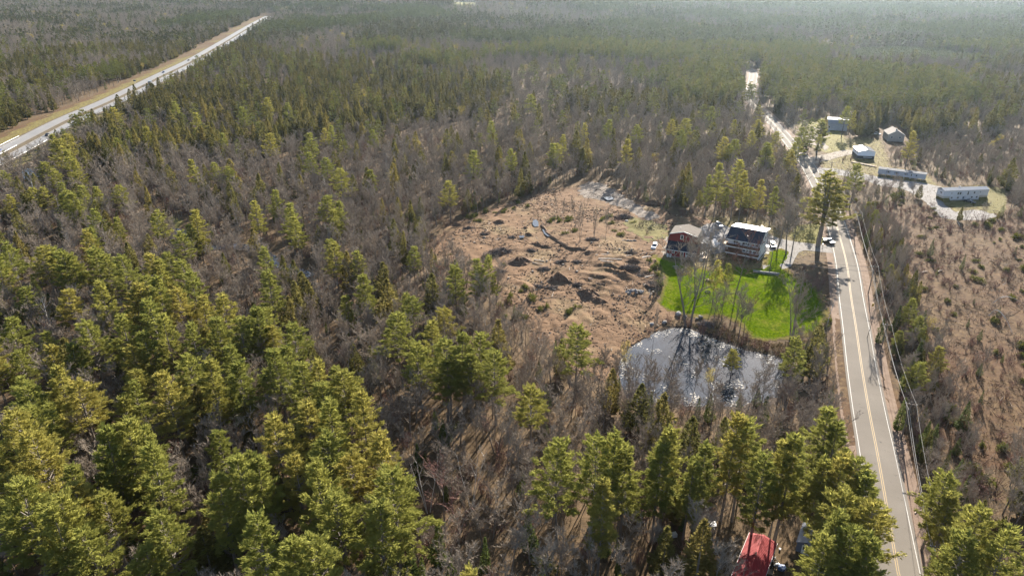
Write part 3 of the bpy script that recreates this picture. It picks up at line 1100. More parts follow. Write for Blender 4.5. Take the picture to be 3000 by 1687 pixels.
drape('driveway', GP([(2368, 462), (2420, 452), (2470, 440), (2505, 440), (2500, 452), (2440, 466), (2385, 480)]), GRAVEL_M, .07, 3, .5, 0, 2, 15)
TRACK_M = ground_mat('trodden_gravel', [(.3, (0.083, 0.064, 0.051)), (.5, (0.158, 0.131, 0.109)), (.7, (0.255, 0.225, 0.195))], .35, 5)
MEADOW_M = ground_mat('meadow_grass', [(.3, (0.056, 0.049, 0.018)), (.5, (0.112, 0.096, 0.030)), (.7, (0.188, 0.158, 0.064))], .4, 3)
drape('gravel_track', GP([(1700, 548), (1725, 532), (1765, 540), (1800, 560), (1850, 590), (1905, 620), (1935, 640), (1900, 650), (1840, 620), (1760, 590), (1700, 575)]), TRACK_M, .12, 1.2, 1.4, 0, 3, 16, over=True)
drape('meadow', GP([(1850, 640), (1900, 650), (1950, 662), (1965, 690), (1940, 705), (1900, 712), (1860, 690), (1820, 660)]), MEADOW_M, .12, 1.2, 1.6, 0, 3, 17, over=True)
drape('trailer_lawn', GP([(2770, 600), (2800, 578), (2895, 565), (2905, 548), (2940, 552), (2950, 585), (2945, 622), (2900, 626), (2860, 608), (2800, 608)]), MEADOW_M, .085, 2.5, .5, .1, 2, 18)

# water
k = NT('pond_water')
P = k.pos()
wv = k.noise(1.1, 3, .5, P)
WATER_M = k.done(k.bsdf((0.016, 0.022, 0.032), .012, .38, 0, wv, .012, .03))


def water(name, poly, z):
    b = [Vector(p) for p in poly]
    V, E_, F, *_ = delaunay_2d_cdt(b, [(i, (i + 1) % len(b)) for i in range(len(b))], [], 1, 1e-4)
    me = bpy.data.meshes.new(name)
    me.from_pydata([(v.x, v.y, z) for v in V], [], [tuple(f) for f in F])
    me.update()
    if me.polygons[0].normal.z < 0:
        me.flip_normals()
    me.materials.append(WATER_M)
    o = bpy.data.objects.new(name, me)
    COL.objects.link(o)
    return tag(o, kind='structure')


cx0, cy0 = np.mean([p[0] for p in POND]), np.mean([p[1] for p in POND])
water('pond_water', [(cx0 + (x - cx0) * 1.03, cy0 + (y - cy0) * 1.03) for x, y in POND], POND_Z)
stream_z = -.52
ribbon('stream_water', STREAM, (-2.6, 2.6), WATER_M, .42)
water('backwater', BACKWATER, T(*BACKWATER[0]) + .06)
for p in FAR_POOLS:
    water('pool_water', p, max(T(*q) for q in p) + .15)


# ------------------------------------------------------------------ building helpers
RED_SIDING = siding('barn_red_siding', (0.174, 0.016, 0.018))
WHITE_SIDING = siding('white_siding', (0.577, 0.585, 0.607))
GREY_SIDING = siding('blue_grey_siding', (0.340, 0.363, 0.414))
TAN_SIDING = siding('tan_siding', (0.311, 0.274, 0.244))
PALE_SIDING = siding('pale_grey_siding', (0.414, 0.422, 0.429))
WHITE_TRIM = plain('white_trim', (0.592, 0.585, 0.570), .5, .05)
NAVY_ROOF = shingle('navy_shingles', (0.012, 0.018, 0.033))
TAN_ROOF = shingle('tan_shingles', (0.165, 0.143, 0.122), .95, .05)
GREY_ROOF = shingle('grey_shingles', (0.148, 0.148, 0.155))
BROWN_ROOF = shingle('brown_shingles', (0.163, 0.137, 0.122))
GLINT_ROOF = plain('glint_white_roof', (0.607, 0.592, 0.570), .35, .05, .5, .5)  # near-white colour stands for sun glint on the roof slopes
RED_METAL = plain('red_ribbed_metal', (0.311, 0.030, 0.031), .62, .14, .6, .25)
GREY_METAL = plain('grey_ribbed_metal', (0.222, 0.229, 0.252), .45, .15, .6, .5)
GALV = plain('galvanized_steel', (0.407, 0.407, 0.407), .4, .12, 2, .5, .6)
CONCRETE = plain('concrete', (0.266, 0.252, 0.229), .9, .15)
DARK_FOUND = plain('dark_foundation', (0.044, 0.046, 0.052), .9, .15)
DECK_WOOD = plain('weathered_deck', (0.163, 0.111, 0.085), .85, .2, 2)
BROWN_RAIL = plain('brown_stained_wood', (0.111, 0.052, 0.031), .8, .2, 2)
FRESH_WOOD = plain('pale_lumber', (0.459, 0.348, 0.237), .8, .15, 2)
OLD_WOOD = plain('silvered_wood', (0.222, 0.192, 0.163), .9, .25, 2)
POLE_WOOD = plain('pole_wood', (0.163, 0.133, 0.111), .9, .2, 1.5)
BLACK = plain('black_rubber', (0.015, 0.015, 0.016), .7, .2, 3)
WIRE_M = plain('bare_cable', (0.24, 0.225, 0.21), .6, .1, 2, .5)
TARP_BLUE = plain('blue_tarp', (0.037, 0.067, 0.148), .5, .2, 2, .4)
COVER_GREY = plain('grey_cover', (0.163, 0.170, 0.185), .5, .2, 2, .4)
PLASTIC_WHITE = plain('white_plastic', (0.592, 0.599, 0.607), .4, .04, 2, .5)
YELLOW_SIGN = plain('yellow_sign_face', (0.592, 0.370, 0.015), .5, .04, 2, .4)
k = NT('window_glass')
GLASS = k.done(k.bsdf((0.018, 0.022, 0.030), .06, .7))


def wbox(mb, side, plane, s0, s1, d0, d1, z0, z1):
    if side == 'F':
        mb.box(s0, s1, plane - d1, plane - d0, z0, z1)
    elif side == 'B':
        mb.box(s0, s1, plane + d0, plane + d1, z0, z1)
    elif side == 'R':
        mb.box(plane + d0, plane + d1, s0, s1, z0, z1)
    else:
        mb.box(plane - d1, plane - d0, s0, s1, z0, z1)


def window(root, side, plane, s, z, w=.9, h=1.2, trim=WHITE_TRIM, t=.11, bars=True, shutter=None):
    f = MB()
    wbox(f, side, plane, s - t, s + w + t, .004, .06, z - t, z)
    wbox(f, side, plane, s - t, s + w + t, .004, .06, z + h, z + h + t)
    wbox(f, side, plane, s - t, s, .004, .06, z, z + h)
    wbox(f, side, plane, s + w, s + w + t, .004, .06, z, z + h)
    o = f.build('window', trim, root)
    p = MB()
    wbox(p, side, plane, s, s + w, .003, .022, z, z + h)
    p.build('pane', GLASS, o)
    if bars:
        b = MB()
        wbox(b, side, plane, s, s + w, .024, .045, z + h / 2 - .03, z + h / 2 + .03)
        b.build('sash', trim, o)
    if shutter:
        for a in (s - t - .36, s + w + t + .04):
            q_ = MB()
            wbox(q_, side, plane, a, a + .32, .004, .05, z - .05, z + h + .05)
            q_.build('shutter', shutter, o)
    return o


def door(root, side, plane, s, z, w=.95, h=2.05, mat=None, glass=True):
    d = MB()
    wbox(d, side, plane, s, s + w, .004, .06, z, z + h)
    o = d.build('door', mat or WHITE_TRIM, root)
    if glass:
        g = MB()
        wbox(g, side, plane, s + .2, s + w - .2, .062, .075, z + h * .55, z + h * .9)
        g.build('pane', GLASS, o)
    kk = MB()
    wbox(kk, side, plane, s + w - .14, s + w - .08, .062, .12, z + .95, z + 1.05)
    kk.build('handle', GALV, o)
    return o


def slab_profile(pts, th):
    """roof skin of given thickness under an open profile"""
    return list(pts) + [(a, b - th) for a, b in reversed(pts)]


def railing(root, x0, x1, y0, y1, z, h=1.0, mat=None, n=None, name='railing'):
    L_ = math.hypot(x1 - x0, y1 - y0)
    n = n or max(2, int(L_ / .35))
    m = MB()
    for z_ in (z + .1, z + h):
        m.tube([(x0, y0, z_), (x1, y1, z_)], .05, .05, 4)
    for i in range(n + 1):
        t = i / n
        x, y = x0 + (x1 - x0) * t, y0 + (y1 - y0) * t
        m.box(x - .03, x + .03, y - .03, y + .03, z, z + h)
    return m.build(name, mat or BROWN_RAIL, root)


def place(name, xy, deg, label, cat, group=None, dz=0.0):
    e = empty(name, (xy[0], xy[1], T(*xy) + dz), rad(deg))
    return tag(e, label, cat, group)


# ------------------------------------------------------------------ the red gambrel house
h = place('red_house', (56.9, 234.3), -23.6, 'red house with a tan gambrel roof and a navy lean-to along its front', 'house')
w = MB()
w.prism_y([(-.55, -.6), (10.75, -.6), (10.75, 4.7), (9.95, 7.55), (5.1, 8.8), (.25, 7.55), (-.55, 4.7)], 3.6, 12.0)
w.build('wall', RED_SIDING, h)
w = MB()
w.prism_x([(0, .25), (3.58, .25), (3.58, 4.6), (0, 2.75)], 0, 10.6)
w.build('wall', RED_SIDING, h)
MB().box(-.06, 10.66, -.06, 3.5, -.8, .245).build('foundation', CONCRETE, h)
gam = [(-.95, 4.45), (.05, 7.75), (5.1, 9.08), (10.15, 7.75), (11.15, 4.45)]
roof = MB().prism_y(slab_profile(gam, .22), 3.25, 12.35).build('roof', TAN_ROOF, h)
MB().tube([(3.2, 7.0, 8.3), (3.2, 7.0, 9.2)], .07, .07, 6).build('vent_pipe', GALV, roof)
MB().prism_y(slab_profile([(a, b - .01) for a, b in gam], .26), 3.14, 3.245).build('rake_board', WHITE_TRIM, h)
MB().prism_x([(-.4, 2.58), (3.56, 4.72), (3.56, 4.88), (-.4, 2.78)], -.35, 10.95).build('lean_to_roof', NAVY_ROOF, h)
MB().box(-.38, 10.98, -.47, -.405, 2.55, 2.78).build('fascia', WHITE_TRIM, h)
for x_ in (-.06, 10.55):
    MB().box(x_, x_ + .12, -.05, -.003, .2, 2.6).build('corner_board', WHITE_TRIM, h)
window(h, 'F', 3.6, 4.15, 6.0, .8, 1.35, t=.18)
window(h, 'F', 0, 2.1, 1.55, .8, .8, t=.14)
window(h, 'F', 0, 5.3, .95, .85, 1.3, t=.14)
window(h, 'F', 0, 8.4, .95, .8, 1.25, t=.14)
window(h, 'F', 0, 9.4, .95, .6, 1.25, t=.14)
door(h, 'F', 0, 7.0, .5, 1.0, 2.0)
deck = MB().box(5.4, 10.8, -1.9, -.08, .30, .45).build('porch', DECK_WOOD, h)
for x0, x1, y0, y1 in ((5.4, 10.8, -1.9, -1.9), (5.4, 5.4, -1.9, -.1), (10.8, 10.8, -1.9, -.1)):
    r = railing(deck, x0, x1, y0, y1, .45, .95, DECK_WOOD)
for i in range(7):
    MB().box(5.5 + i * .86, 5.62 + i * .86, -1.85, -1.72, -.9, .29).build('post', DECK_WOOD, deck)
# entry wing with a dark roof behind, and the side deck
MB().box(10.8, 14.2, 9.3, 12.6, -.3, 2.9).build('entry_wall', PALE_SIDING, h)
MB().prism_y(slab_profile([(10.4, 4.4), (14.6, 2.95)], .18), 9.0, 12.9).build('entry_roof', NAVY_ROOF, h)
dk = MB().box(11.4, 14.6, .8, 9.0, .75, .9).build('side_deck', FRESH_WOOD, h)
for x_ in (11.5, 14.4):
    for y_ in (1.0, 3.5, 6, 8.6):
        MB().box(x_, x_ + .14, y_, y_ + .14, -.7, .745).build('post', FRESH_WOOD, dk)
railing(dk, 14.55, 14.55, .9, 8.9, .9, .95, FRESH_WOOD, 14)
railing(dk, 11.4, 14.5, 8.95, 8.95, .9, .95, FRESH_WOOD, 7)
MB().prism_x([(-1.2, -.6), (.78, .72), (.78, .9), (-1.2, -.3)], 11.9, 13.2).build('steps', FRESH_WOOD, dk)
hl = Matrix.Rotation(rad(-23.6), 4, 'Z')


def on(root, x, y, z=0.0):
    p = root.matrix_basis @ Vector((x, y, z))
    return p


def crate(p, deg, sx, sy, sz, mat, name, label, cat, lid=None):
    e = tag(empty(name, p, rad(deg)), label, cat)
    t = .05
    m = MB()
    m.box(-sx / 2, sx / 2, -sy / 2, -sy / 2 + t, 0, sz)
    m.box(-sx / 2, sx / 2, sy / 2 - t, sy / 2, 0, sz)
    m.box(-sx / 2, -sx / 2 + t, -sy / 2 + t, sy / 2 - t, 0, sz)
    m.box(sx / 2 - t, sx / 2, -sy / 2 + t, sy / 2 - t, 0, sz)
    m.box(-sx / 2 + t, sx / 2 - t, -sy / 2 + t, sy / 2 - t, 0.002, t)
    m.build('side', mat, e)
    MB().box(-sx / 2 - .03, sx / 2 + .03, -sy / 2 - .03, sy / 2 + .03, sz + .002, sz + .06).build('lid', lid or mat, e)
    return e


crate(on(h, 12.4, 3.0, .905), -15, 1.5, .8, .7, PLASTIC_WHITE, 'deck_box', 'white storage box near the front end of the red house side deck', 'box')
crate(on(h, 13.4, 6.8, .905), 20, 1.2, .9, .6, FRESH_WOOD, 'deck_box', 'pale wooden box at the back of the red house side deck', 'box')
e = tag(empty('patio_table', on(h, 12.9, 5.0, .905), .3), 'white patio table in the middle of the red house side deck', 'table')
MB().box(-.9, .9, -.55, .55, .68, .74).build('table_top', PLASTIC_WHITE, e)
for sx in (-.75, .75):
    for sy in (-.42, .42):
        MB().box(sx - .04, sx + .04, sy - .04, sy + .04, 0, .678).build('leg', PLASTIC_WHITE, e)
for i, (x_, y_, lb) in enumerate(((.75, -.55, 'left'), (1.75, -.6, 'right'))):
    e = tag(empty('fuel_tank', on(h, x_, y_, -.15), 0), f'upright white fuel tank, the {lb} one against the red house front wall', 'tank', 'white tanks by the red house')
    MB().tube([(0, 0, .12), (0, 0, .2), (0, 0, 1.15), (0, 0, 1.28)], .38, .38, 12).build('tank_body', PLASTIC_WHITE, e)
    MB().tube([(0, 0, 1.281), (0, 0, 1.42)], .12, .10, 8).build('valve', GALV, e)
    for a in range(3):
        MB().box(.3 * math.cos(a * 2.1) - .05, .3 * math.cos(a * 2.1) + .05, .3 * math.sin(a * 2.1) - .05, .3 * math.sin(a * 2.1) + .05, -.3, .119).build('foot', GALV, e)

# ------------------------------------------------------------------ the tall white house
h = place('white_house', (78.5, 234.2), -32, 'tall white house with a navy front roof and three tiers of balconies', 'house', dz=-.15)
WD = 11.8
w = MB().prism_x([(1.7, -1.2), (13.0, -1.2), (13.0, 8.75), (5.4, 9.72), (1.7, 7.7)], .2, WD - .2).build('wall', WHITE_SIDING, h)
MB().prism_x([(-.25, 6.85), (5.4, 9.95), (5.4, 10.15), (-.25, 7.05)], -.35, WD + .35).build('front_roof', NAVY_ROOF, h)
rb = MB().prism_x([(5.41, 9.95), (13.4, 8.86), (13.4, 9.03), (5.41, 10.14)], -.35, WD + .35).build('rear_roof', GLINT_ROOF, h)  # far slope coloured white in place of its glint
MB().tube([(9.2, 12.2, 8.9), (9.2, 12.2, 9.9)], .38, .38, 10).build('chimney', WHITE_TRIM, h)
MB().box(-.38, WD + .38, -.34, -.252, 6.82, 7.06).build('fascia', WHITE_TRIM, h)
MB().tube([(6.9, 1.9, 8.2), (6.9, 1.9, 8.75)], .13, .10, 8).build('roof_vent', PLASTIC_WHITE, h)
for lv, z_ in ((1, 4.35), (2, 1.85)):
    b_ = MB().box(-.05, WD + .05, 0, 1.69, z_ - .34, z_).build('balcony', WHITE_TRIM, h)
    railing(b_, .05, WD - .05, .06, .06, z_, .95, BROWN_RAIL, 40)
    MB().box(.12, WD - .12, .10, .13, z_ + .06, z_ + .86).build('railing_panel', BROWN_RAIL, b_)
    MB().box(.12, WD - .12, 1.0, 1.68, z_ + .003, z_ + .02).build('floor_mat', DECK_WOOD, b_)
    railing(b_, .02, .02, .1, 1.65, z_, .95, BROWN_RAIL, 5)
    railing(b_, WD - .02, WD - .02, .1, 1.65, z_, .95, BROWN_RAIL, 5)
    for i in range(5):
        x_ = .05 + i * (WD - .25) / 4
        MB().box(x_, x_ + .15, .02, .17, z_ + .002, z_ + (2.7 if lv == 1 else 2.15)).build('post', BROWN_RAIL, b_)
MB().box(-.05, WD + .05, -.6, 1.69, -1.3, -.55).build('patio', CONCRETE, h)
for i in range(5):
    x_ = .05 + i * (WD - .25) / 4
    MB().box(x_, x_ + .16, .02, .18, -.548, 1.5).build('post', BROWN_RAIL, h)
MB().box(.3, WD - .3, 1.60, 1.695, -.5, 1.45).build('lower_panel', BROWN_RAIL, h)
MB().box(.3, 5.4, 1.60, 1.695, 1.90, 3.9).build('lower_panel', BROWN_RAIL, h)
for x_, w_ in ((2.2, .7), (3.1, .6), (5.4, .8), (7.2, .7), (8.8, .9), (10.0, 1.0)):
    window(h, 'F', 1.7, x_, 5.35, w_, 1.05, t=.08)
for x_, w_ in ((5.8, .9), (8.2, .9), (9.5, 1.2)):
    window(h, 'F', 1.7, x_, 2.75, w_, .95, t=.08)
door(h, 'F', 1.7, 6.3, 4.36, .8, 2.0)
door(h, 'F', 1.7, 7.2, 1.86, .8, 1.95)
for y_, z_ in ((4.6, 7.6), (8.6, 6.1), (4.2, 4.9), (8.8, 3.7), (3.2, 2.2), (11.2, 6.0), (11.3, 3.2)):
    window(h, 'R', WD - .2, y_, z_, .85, 1.15, GREY_SIDING, .07)
door(h, 'R', WD - .2, 10.6, .35, 1.0, 2.05)
ps = MB().box(WD - .19, WD + 1.6, 10.0, 12.2, .1, .3).build('side_landing', CONCRETE, h)
MB().prism_y(slab_profile([(WD - .19, 3.15), (WD + 1.3, 2.75)], .12), 10.2, 12.2).build('door_hood', WHITE_TRIM, h)
railing(h, WD + .5, WD + .5, 1.8, 9.6, -.4, 1.0, WHITE_TRIM, 9, 'ramp_railing')
MB().prism_x([(1.0, -1.0), (9.9, .1), (9.9, .28), (1.0, -.75)], WD - .19, WD + .55).build('ramp', CONCRETE, h)
# outside stair on the left end
st = MB().box(-1.9, -.36, 1.2, 4.2, 4.25, 4.4).build('stair_landing', FRESH_WOOD, h)
MB().box(-1.9, -.36, 6.6, 8.2, 1.75, 1.9).build('stair_landing', FRESH_WOOD, h)
m = MB()
for i in range(12):
    m.box(-1.75, -.6, 4.2 + i * .2, 4.2 + i * .2 + .24, 4.25 - i * .2, 4.32 - i * .2)
m.build('stair', FRESH_WOOD, h)
for x_, y_, z_ in ((-1.85, 1.25, 5.4), (-1.85, 4.1, 5.4), (-1.85, 6.7, 2.9), (-1.85, 8.1, 2.9), (-.5, 8.1, 2.9)):
    MB().box(x_ - .07, x_ + .07, y_ - .07, y_ + .07, -1.0, z_).build('post', FRESH_WOOD, h)
railing(h, -1.88, -1.88, 1.3, 4.1, 4.4, .95, FRESH_WOOD, 8)
railing(h, -1.88, -.4, 1.25, 1.25, 4.4, .95, FRESH_WOOD, 4)
railing(h, -1.88, -.4, 8.15, 8.15, 1.9, .95, FRESH_WOOD, 4)


def gable_house(name, xy, deg, L_, Wd, eave, ridge, wallm, roofm, label, cat, roof2=None, base=-.6, over=.3, ax='y', found=None, fh=.3):
    """ridge along local y (gable faces the viewer) or along local x"""
    h = place(name, xy, deg, label, cat)
    if ax == 'y':
        MB().prism_y([(0, fh), (Wd, fh), (Wd, eave), (Wd / 2, ridge - .18), (0, eave)], 0, L_).build('wall', wallm, h)
        prof = [(-over, eave - over * (ridge - eave) / (Wd / 2)), (Wd / 2, ridge), (Wd + over, eave - over * (ridge - eave) / (Wd / 2))]
        if roof2:
            MB().prism_y(slab_profile(prof[:2], .16), -over, L_ + over).build('roof', roofm, h)
            MB().prism_y(slab_profile([(prof[1][0] + .002, prof[1][1]), prof[2]], .16), -over, L_ + over).build('roof', roof2, h)
        else:
            MB().prism_y(slab_profile(prof, .16), -over, L_ + over).build('roof', roofm, h)
        MB().prism_y(slab_profile([(a, b - .02) for a, b in prof], .2), -over - .05, -over - .003).build('rake_board', WHITE_TRIM, h)
        MB().box(-.03, Wd + .03, -.03, L_ + .03, base, fh - .003).build('foundation', found or CONCRETE, h)
    else:
        MB().prism_x([(0, fh), (Wd, fh), (Wd, eave), (Wd / 2, ridge - .18), (0, eave)], 0, L_).build('wall', wallm, h)
        prof = [(-over, eave - over * (ridge - eave) / (Wd / 2)), (Wd / 2, ridge), (Wd + over, eave - over * (ridge - eave) / (Wd / 2))]
        MB().prism_x(slab_profile(prof, .14), -over, L_ + over).build('roof', roofm, h)
        MB().box(-over, L_ + over, -over - .05, -over - .003, prof[0][1] - .2, prof[0][1] + .02).build('fascia', WHITE_TRIM, h)
        MB().box(-.03, L_ + .03, -.03, Wd + .03, base, fh - .003).build('foundation', found or CONCRETE, h)
    return h


h = gable_house('storage_shed', (72.5, 240.2), -34, 5.2, 3.8, 2.1, 3.2, PALE_SIDING, PALE_SIDING and plain('pale_shed_roof', (0.60, 0.58, 0.56), .6), 'small pale grey shed between the red and white houses', 'shed', base=-.8, fh=.1)
door(h, 'F', 0, 1.3, .12, 1.2, 1.85, WHITE_TRIM, False)

# the long grey trailer, raised on blocks
xy = G(2570, 513)
h = place('long_trailer', xy, -32.4, 'long blue-grey trailer with shuttered windows at the end of a gravel drive', 'trailer home')
MB().box(0, 21.6, 0, 4.2, .8, 3.35).build('wall', GREY_SIDING, h)
MB().prism_x([(-.15, 3.3), (2.1, 3.75), (4.35, 3.3), (4.35, 3.42), (2.1, 3.9), (-.15, 3.42)], -.2, 21.8).build('roof', GREY_ROOF, h)
for x_ in (4.3, 8.0):
    window(h, 'F', 0, x_, 1.85, .8, 1.0, WHITE_TRIM, .08, shutter=plain('navy_shutter', (0.08, 0.10, 0.17)))
window(h, 'F', 0, 12.3, 1.95, .7, .8, WHITE_TRIM, .08, shutter=plain('navy_shutter', (0.08, 0.10, 0.17)))
window(h, 'F', 0, 14.9, 1.75, .55, 1.05, WHITE_TRIM, .08)
door(h, 'F', 0, 17.0, .82, .95, 2.0, GREY_SIDING)
for i in range(8):
    for y_ in (.3, 3.4):
        MB().box(.6 + i * 2.8, 1.1 + i * 2.8, y_, y_ + .5, -.3, .797).build('block_pier', CONCRETE, h)
for x_ in (4.0, 12.6, 14.2):
    MB().tube([(x_, 1.4, 3.55), (x_, 1.4, 4.1)], .16, .13, 8).build('roof_vent', PLASTIC_WHITE, h)
# its old frame and lumber lying behind
a, b = G(2492, 477), G(2569, 492)
e = place('lumber_stack', a, math.degrees(math.atan2(b[1] - a[1], b[0] - a[0])), 'long low stack of pale boards on sleepers behind the grey trailer', 'lumber stack')
LL = math.hypot(b[0] - a[0], b[1] - a[1])
for i in range(6):
    MB().box(.2 + (i % 2) * .8, LL - .4 - (i % 3) * .9, i * .26, i * .26 + .22, .42 + (i % 2) * .05, .58 + (i % 2) * .05).build('board', FRESH_WOOD, e)
for i in range(9):
    MB().box(.4 + i * LL / 9.4, .7 + i * LL / 9.4, -.1, 1.7, -.1, .415).build('sleeper', OLD_WOOD, e)

# the white raised trailer house
h = place('white_trailer_house', (196.6, 300.4), 5.6, 'long white trailer house with a grey roof on a raised basement', 'trailer home')
LN = 21.8
MB().box(0, LN, 0, 4.6, 2.3, 4.95).build('wall', WHITE_SIDING, h)
MB().box(3.4, 17.8, .03, 4.57, .55, 2.297).build('basement_wall', WHITE_SIDING, h)
for x0_, x1_ in ((-.02, 3.397), (17.803, LN + .02)):
    MB().box(x0_, x1_, -.02, 4.62, 1.45, 2.296).build('skirt', plain('tan_skirt', (0.40, 0.37, 0.32)), h)
MB().box(3.3, 17.9, -.03, 4.5, -.8, .546).build('foundation', CONCRETE, h)
for x0_, x1_ in ((.02, 3.3), (17.9, LN - .02)):
    MB().prism_x([(-1.6, -.2), (0.0, 1.448), (4.4, 1.448), (4.4, -.8), (-1.6, -.8)], x0_, x1_).build('earth_bank', MEADOW_M, h)
MB().prism_x([(-.2, 4.85), (2.3, 5.65), (4.8, 4.85), (4.8, 4.98), (2.3, 5.8), (-.2, 4.98)], -.25, LN + .25).build('roof', plain('slate_blue_roof', (0.15, 0.165, 0.19), .38, .12, .6, .5), h)
for x_, w_, z_, hh in ((3.7, .35, 3.4, .6), (6.7, .8, 2.95, 1.15), (7.75, .8, 2.95, 1.15), (11.6, .6, 2.75, 1.5), (14.6, .7, 3.25, .85), (17.6, .4, 3.6, .45)):
    window(h, 'F', 0, x_, z_, w_, hh, WHITE_TRIM, .06)
for x_ in (4.0, 7.0, 13.8, 16.2):
    window(h, 'F', .03, x_, 1.15, .85, .75, WHITE_TRIM, .06)
window(h, 'L', 0, 1.2, 3.4, 1.2, .7, WHITE_TRIM, .06)
door(h, 'F', -.03 + .06, 9.6, .1, 1.0, 1.9, GREY_SIDING)
MB().box(10.7, 11.4, -.5, -.05, 2.25, 2.6).build('porch_light', WHITE_TRIM, h)
for i in range(2):
    x_ = 5.2 + i * .5
    MB().tube([(x_ + 3.5, 2.6, 5.6), (x_ + 3.5, 2.6, 6.15)], .14, .12, 8).build('roof_vent', PLASTIC_WHITE, h)

# other houses beyond the road
h = gable_house('white_garage', G(2511, 465), -11, 11.5, 8.8, 4.2, 5.3, plain('white_garage_wall', (0.66, 0.70, 0.78), .6, .06), GLINT_ROOF, 'white garage with one glint-whitened and one grey roof slope, on a dark basement', 'garage', plain('grey_metal_roof', (0.10, 0.105, 0.12), .95, .1, .6, .03), -.6, .25, 'y', DARK_FOUND, 1.7)  # left slope carries sky glare as white colour; right slope is plain grey
for x_ in (1.2, 5.8):
    window(h, 'L', 0, x_, 2.6, .9, .9, WHITE_TRIM, .08)
MB().box(3.0, 7.4, -.9, -.035, 1.0, 1.12).build('bench_shelf', WHITE_TRIM, h)
h = gable_house('tan_house', G(2599, 414), -14, 12.5, 9.2, 4.3, 6.9, TAN_SIDING, BROWN_ROOF, 'tan house with a brown gable roof half hidden in bare trees', 'house')
MB().box(3.9, 4.7, 1.2, 2.0, 5.9, 7.6).build('chimney', CONCRETE, h)
window(h, 'F', 0, 1.6, 2.0, 1.0, 1.1)
window(h, 'F', 0, 6.2, 2.0, 1.0, 1.1)
h = place('grey_barn_house', G(2418, 381), -18, 'grey gambrel roofed house with a long outside stair behind the tall pine', 'house')
MB().prism_x([(0, -.3), (8, -.3), (8, 4.6), (7.0, 6.6), (4, 7.7), (1.0, 6.6), (0, 4.6)], 0, 13).build('wall', GREY_SIDING, h)
MB().prism_x(slab_profile([(-.4, 4.4), (.8, 6.8), (4, 7.95), (7.2, 6.8), (8.4, 4.4)], .18), -.3, 13.3).build('roof', plain('pale_metal_roof', (0.20, 0.215, 0.25), .5, .08, .6, .5), h)
window(h, 'F', 0, 1.5, 1.4, 1.0, 1.2)
window(h, 'L', 0, 2.0, 5.2, .8, 1.0)
window(h, 'L', 0, 5.2, 5.2, .8, 1.0)
door(h, 'L', 0, 3.6, 3.3, .9, 2.0)
MB().box(-2.2, -.02, 2.6, 6.4, 3.1, 3.25).build('landing', OLD_WOOD, h)
m = MB()
for i in range(14):
    m.box(-2.0, -.6, 2.6 - (i + 1) * .3, 2.6 - i * .3 + .04, 3.0 - i * .22, 3.07 - i * .22)
m.build('stair', OLD_WOOD, h)
railing(h, -2.15, -2.15, 2.7, 6.3, 3.25, .95, OLD_WOOD, 8)
for y_ in (2.7, 6.2):
    MB().box(-2.15, -2.0, y_, y_ + .15, -.3, 3.09).build('post', OLD_WOOD, h)

# ------------------------------------------------------------------ red metal roof at the bottom edge
h = place('red_roof_house', (32.9, 77.2), -32.0, 'long low house under a ribbed red metal roof among the pines', 'house')
LR, WR, EZ, RZ = 19.5, 4.35, 2.75, 3.45
MB().prism_y([(0, -.3), (WR, -.3), (WR, EZ), (WR / 2, RZ - .12), (0, EZ)], 0, LR).build('wall', PALE_SIDING, h)
MB().prism_y(slab_profile([(-.28, EZ - .06), (WR / 2, RZ), (WR + .28, EZ - .06)], .10), -.3, LR + .3).build('roof', RED_METAL, h)
m = MB()
nr = int((LR + .5) / .32)
for i in range(nr):
    y_ = -.25 + i * .32
    for x0, x1, z0, z1 in ((-.28, WR / 2 - .06, EZ - .06, RZ - .02), (WR + .28, WR / 2 + .06, EZ - .06, RZ - .02)):
        m.loft([[(x0, y_, z0 + .002), (x0, y_ + .07, z0 + .002), (x0, y_ + .05, z0 + .045), (x0, y_ + .02, z0 + .045)], [(x1, y_, z1 + .002), (x1, y_ + .07, z1 + .002), (x1, y_ + .05, z1 + .045), (x1, y_ + .02, z1 + .045)]])
tag(m.build('roof_rib', RED_METAL, h), kind='stuff')
MB().prism_y([(WR / 2 - .14, RZ + .012), (WR / 2, RZ + .06), (WR / 2 + .14, RZ + .012)], -.3, LR + .3).build('ridge_cap', RED_METAL, h)
MB().box(-.33, -.285, -.3, LR + .3, EZ - .2, EZ - .04).build('fascia', WHITE_TRIM, h)
MB().box(WR + .285, WR + .33, -.3, LR + .3, EZ - .2, EZ - .04).build('fascia', WHITE_TRIM, h)
MB().tube([(WR / 2 - .05, LR - 5.2, RZ - .1), (WR / 2 - .05, LR - 5.2, RZ + .55)], .12, .12, 8).build('vent_pipe', FRESH_WOOD, h)
MB().tube([(1.2, LR - 7.1, 3.0), (1.2, LR - 7.1, 3.45)], .05, .05, 6).build('vent_pipe', GALV, h)
for y_ in (12, 15.5):
    window(h, 'R', WR, y_, 1.2, 1.0, .9)
    window(h, 'L', 0, y_ + .8, 1.2, 1.0, .9)
h = place('grey_shed', G(2330, 1612), -33, 'grey metal roofed shed half under the pines right of the red roof', 'shed')
MB().prism_y([(0, -.2), (3.2, -.2), (3.2, 2.2), (1.6, 2.85), (0, 2.2)], 0, 5.4).build('wall', plain('slate_shed_wall', (0.10, 0.115, 0.15)), h)
MB().prism_y(slab_profile([(-.2, 2.15), (1.6, 3.0), (3.4, 2.15)], .09), -.2, 5.6).build('roof', GREY_METAL, h)
m = MB()
for i in range(17):
    y_ = -.15 + i * .34
    for x0, x1 in ((-.2, 1.55), (3.4, 1.65)):
        m.loft([[(x0, y_, 2.152), (x0, y_ + .08, 2.152), (x0, y_ + .04, 2.20)], [(x1, y_, 2.98), (x1, y_ + .08, 2.98), (x1, y_ + .04, 3.03)]])
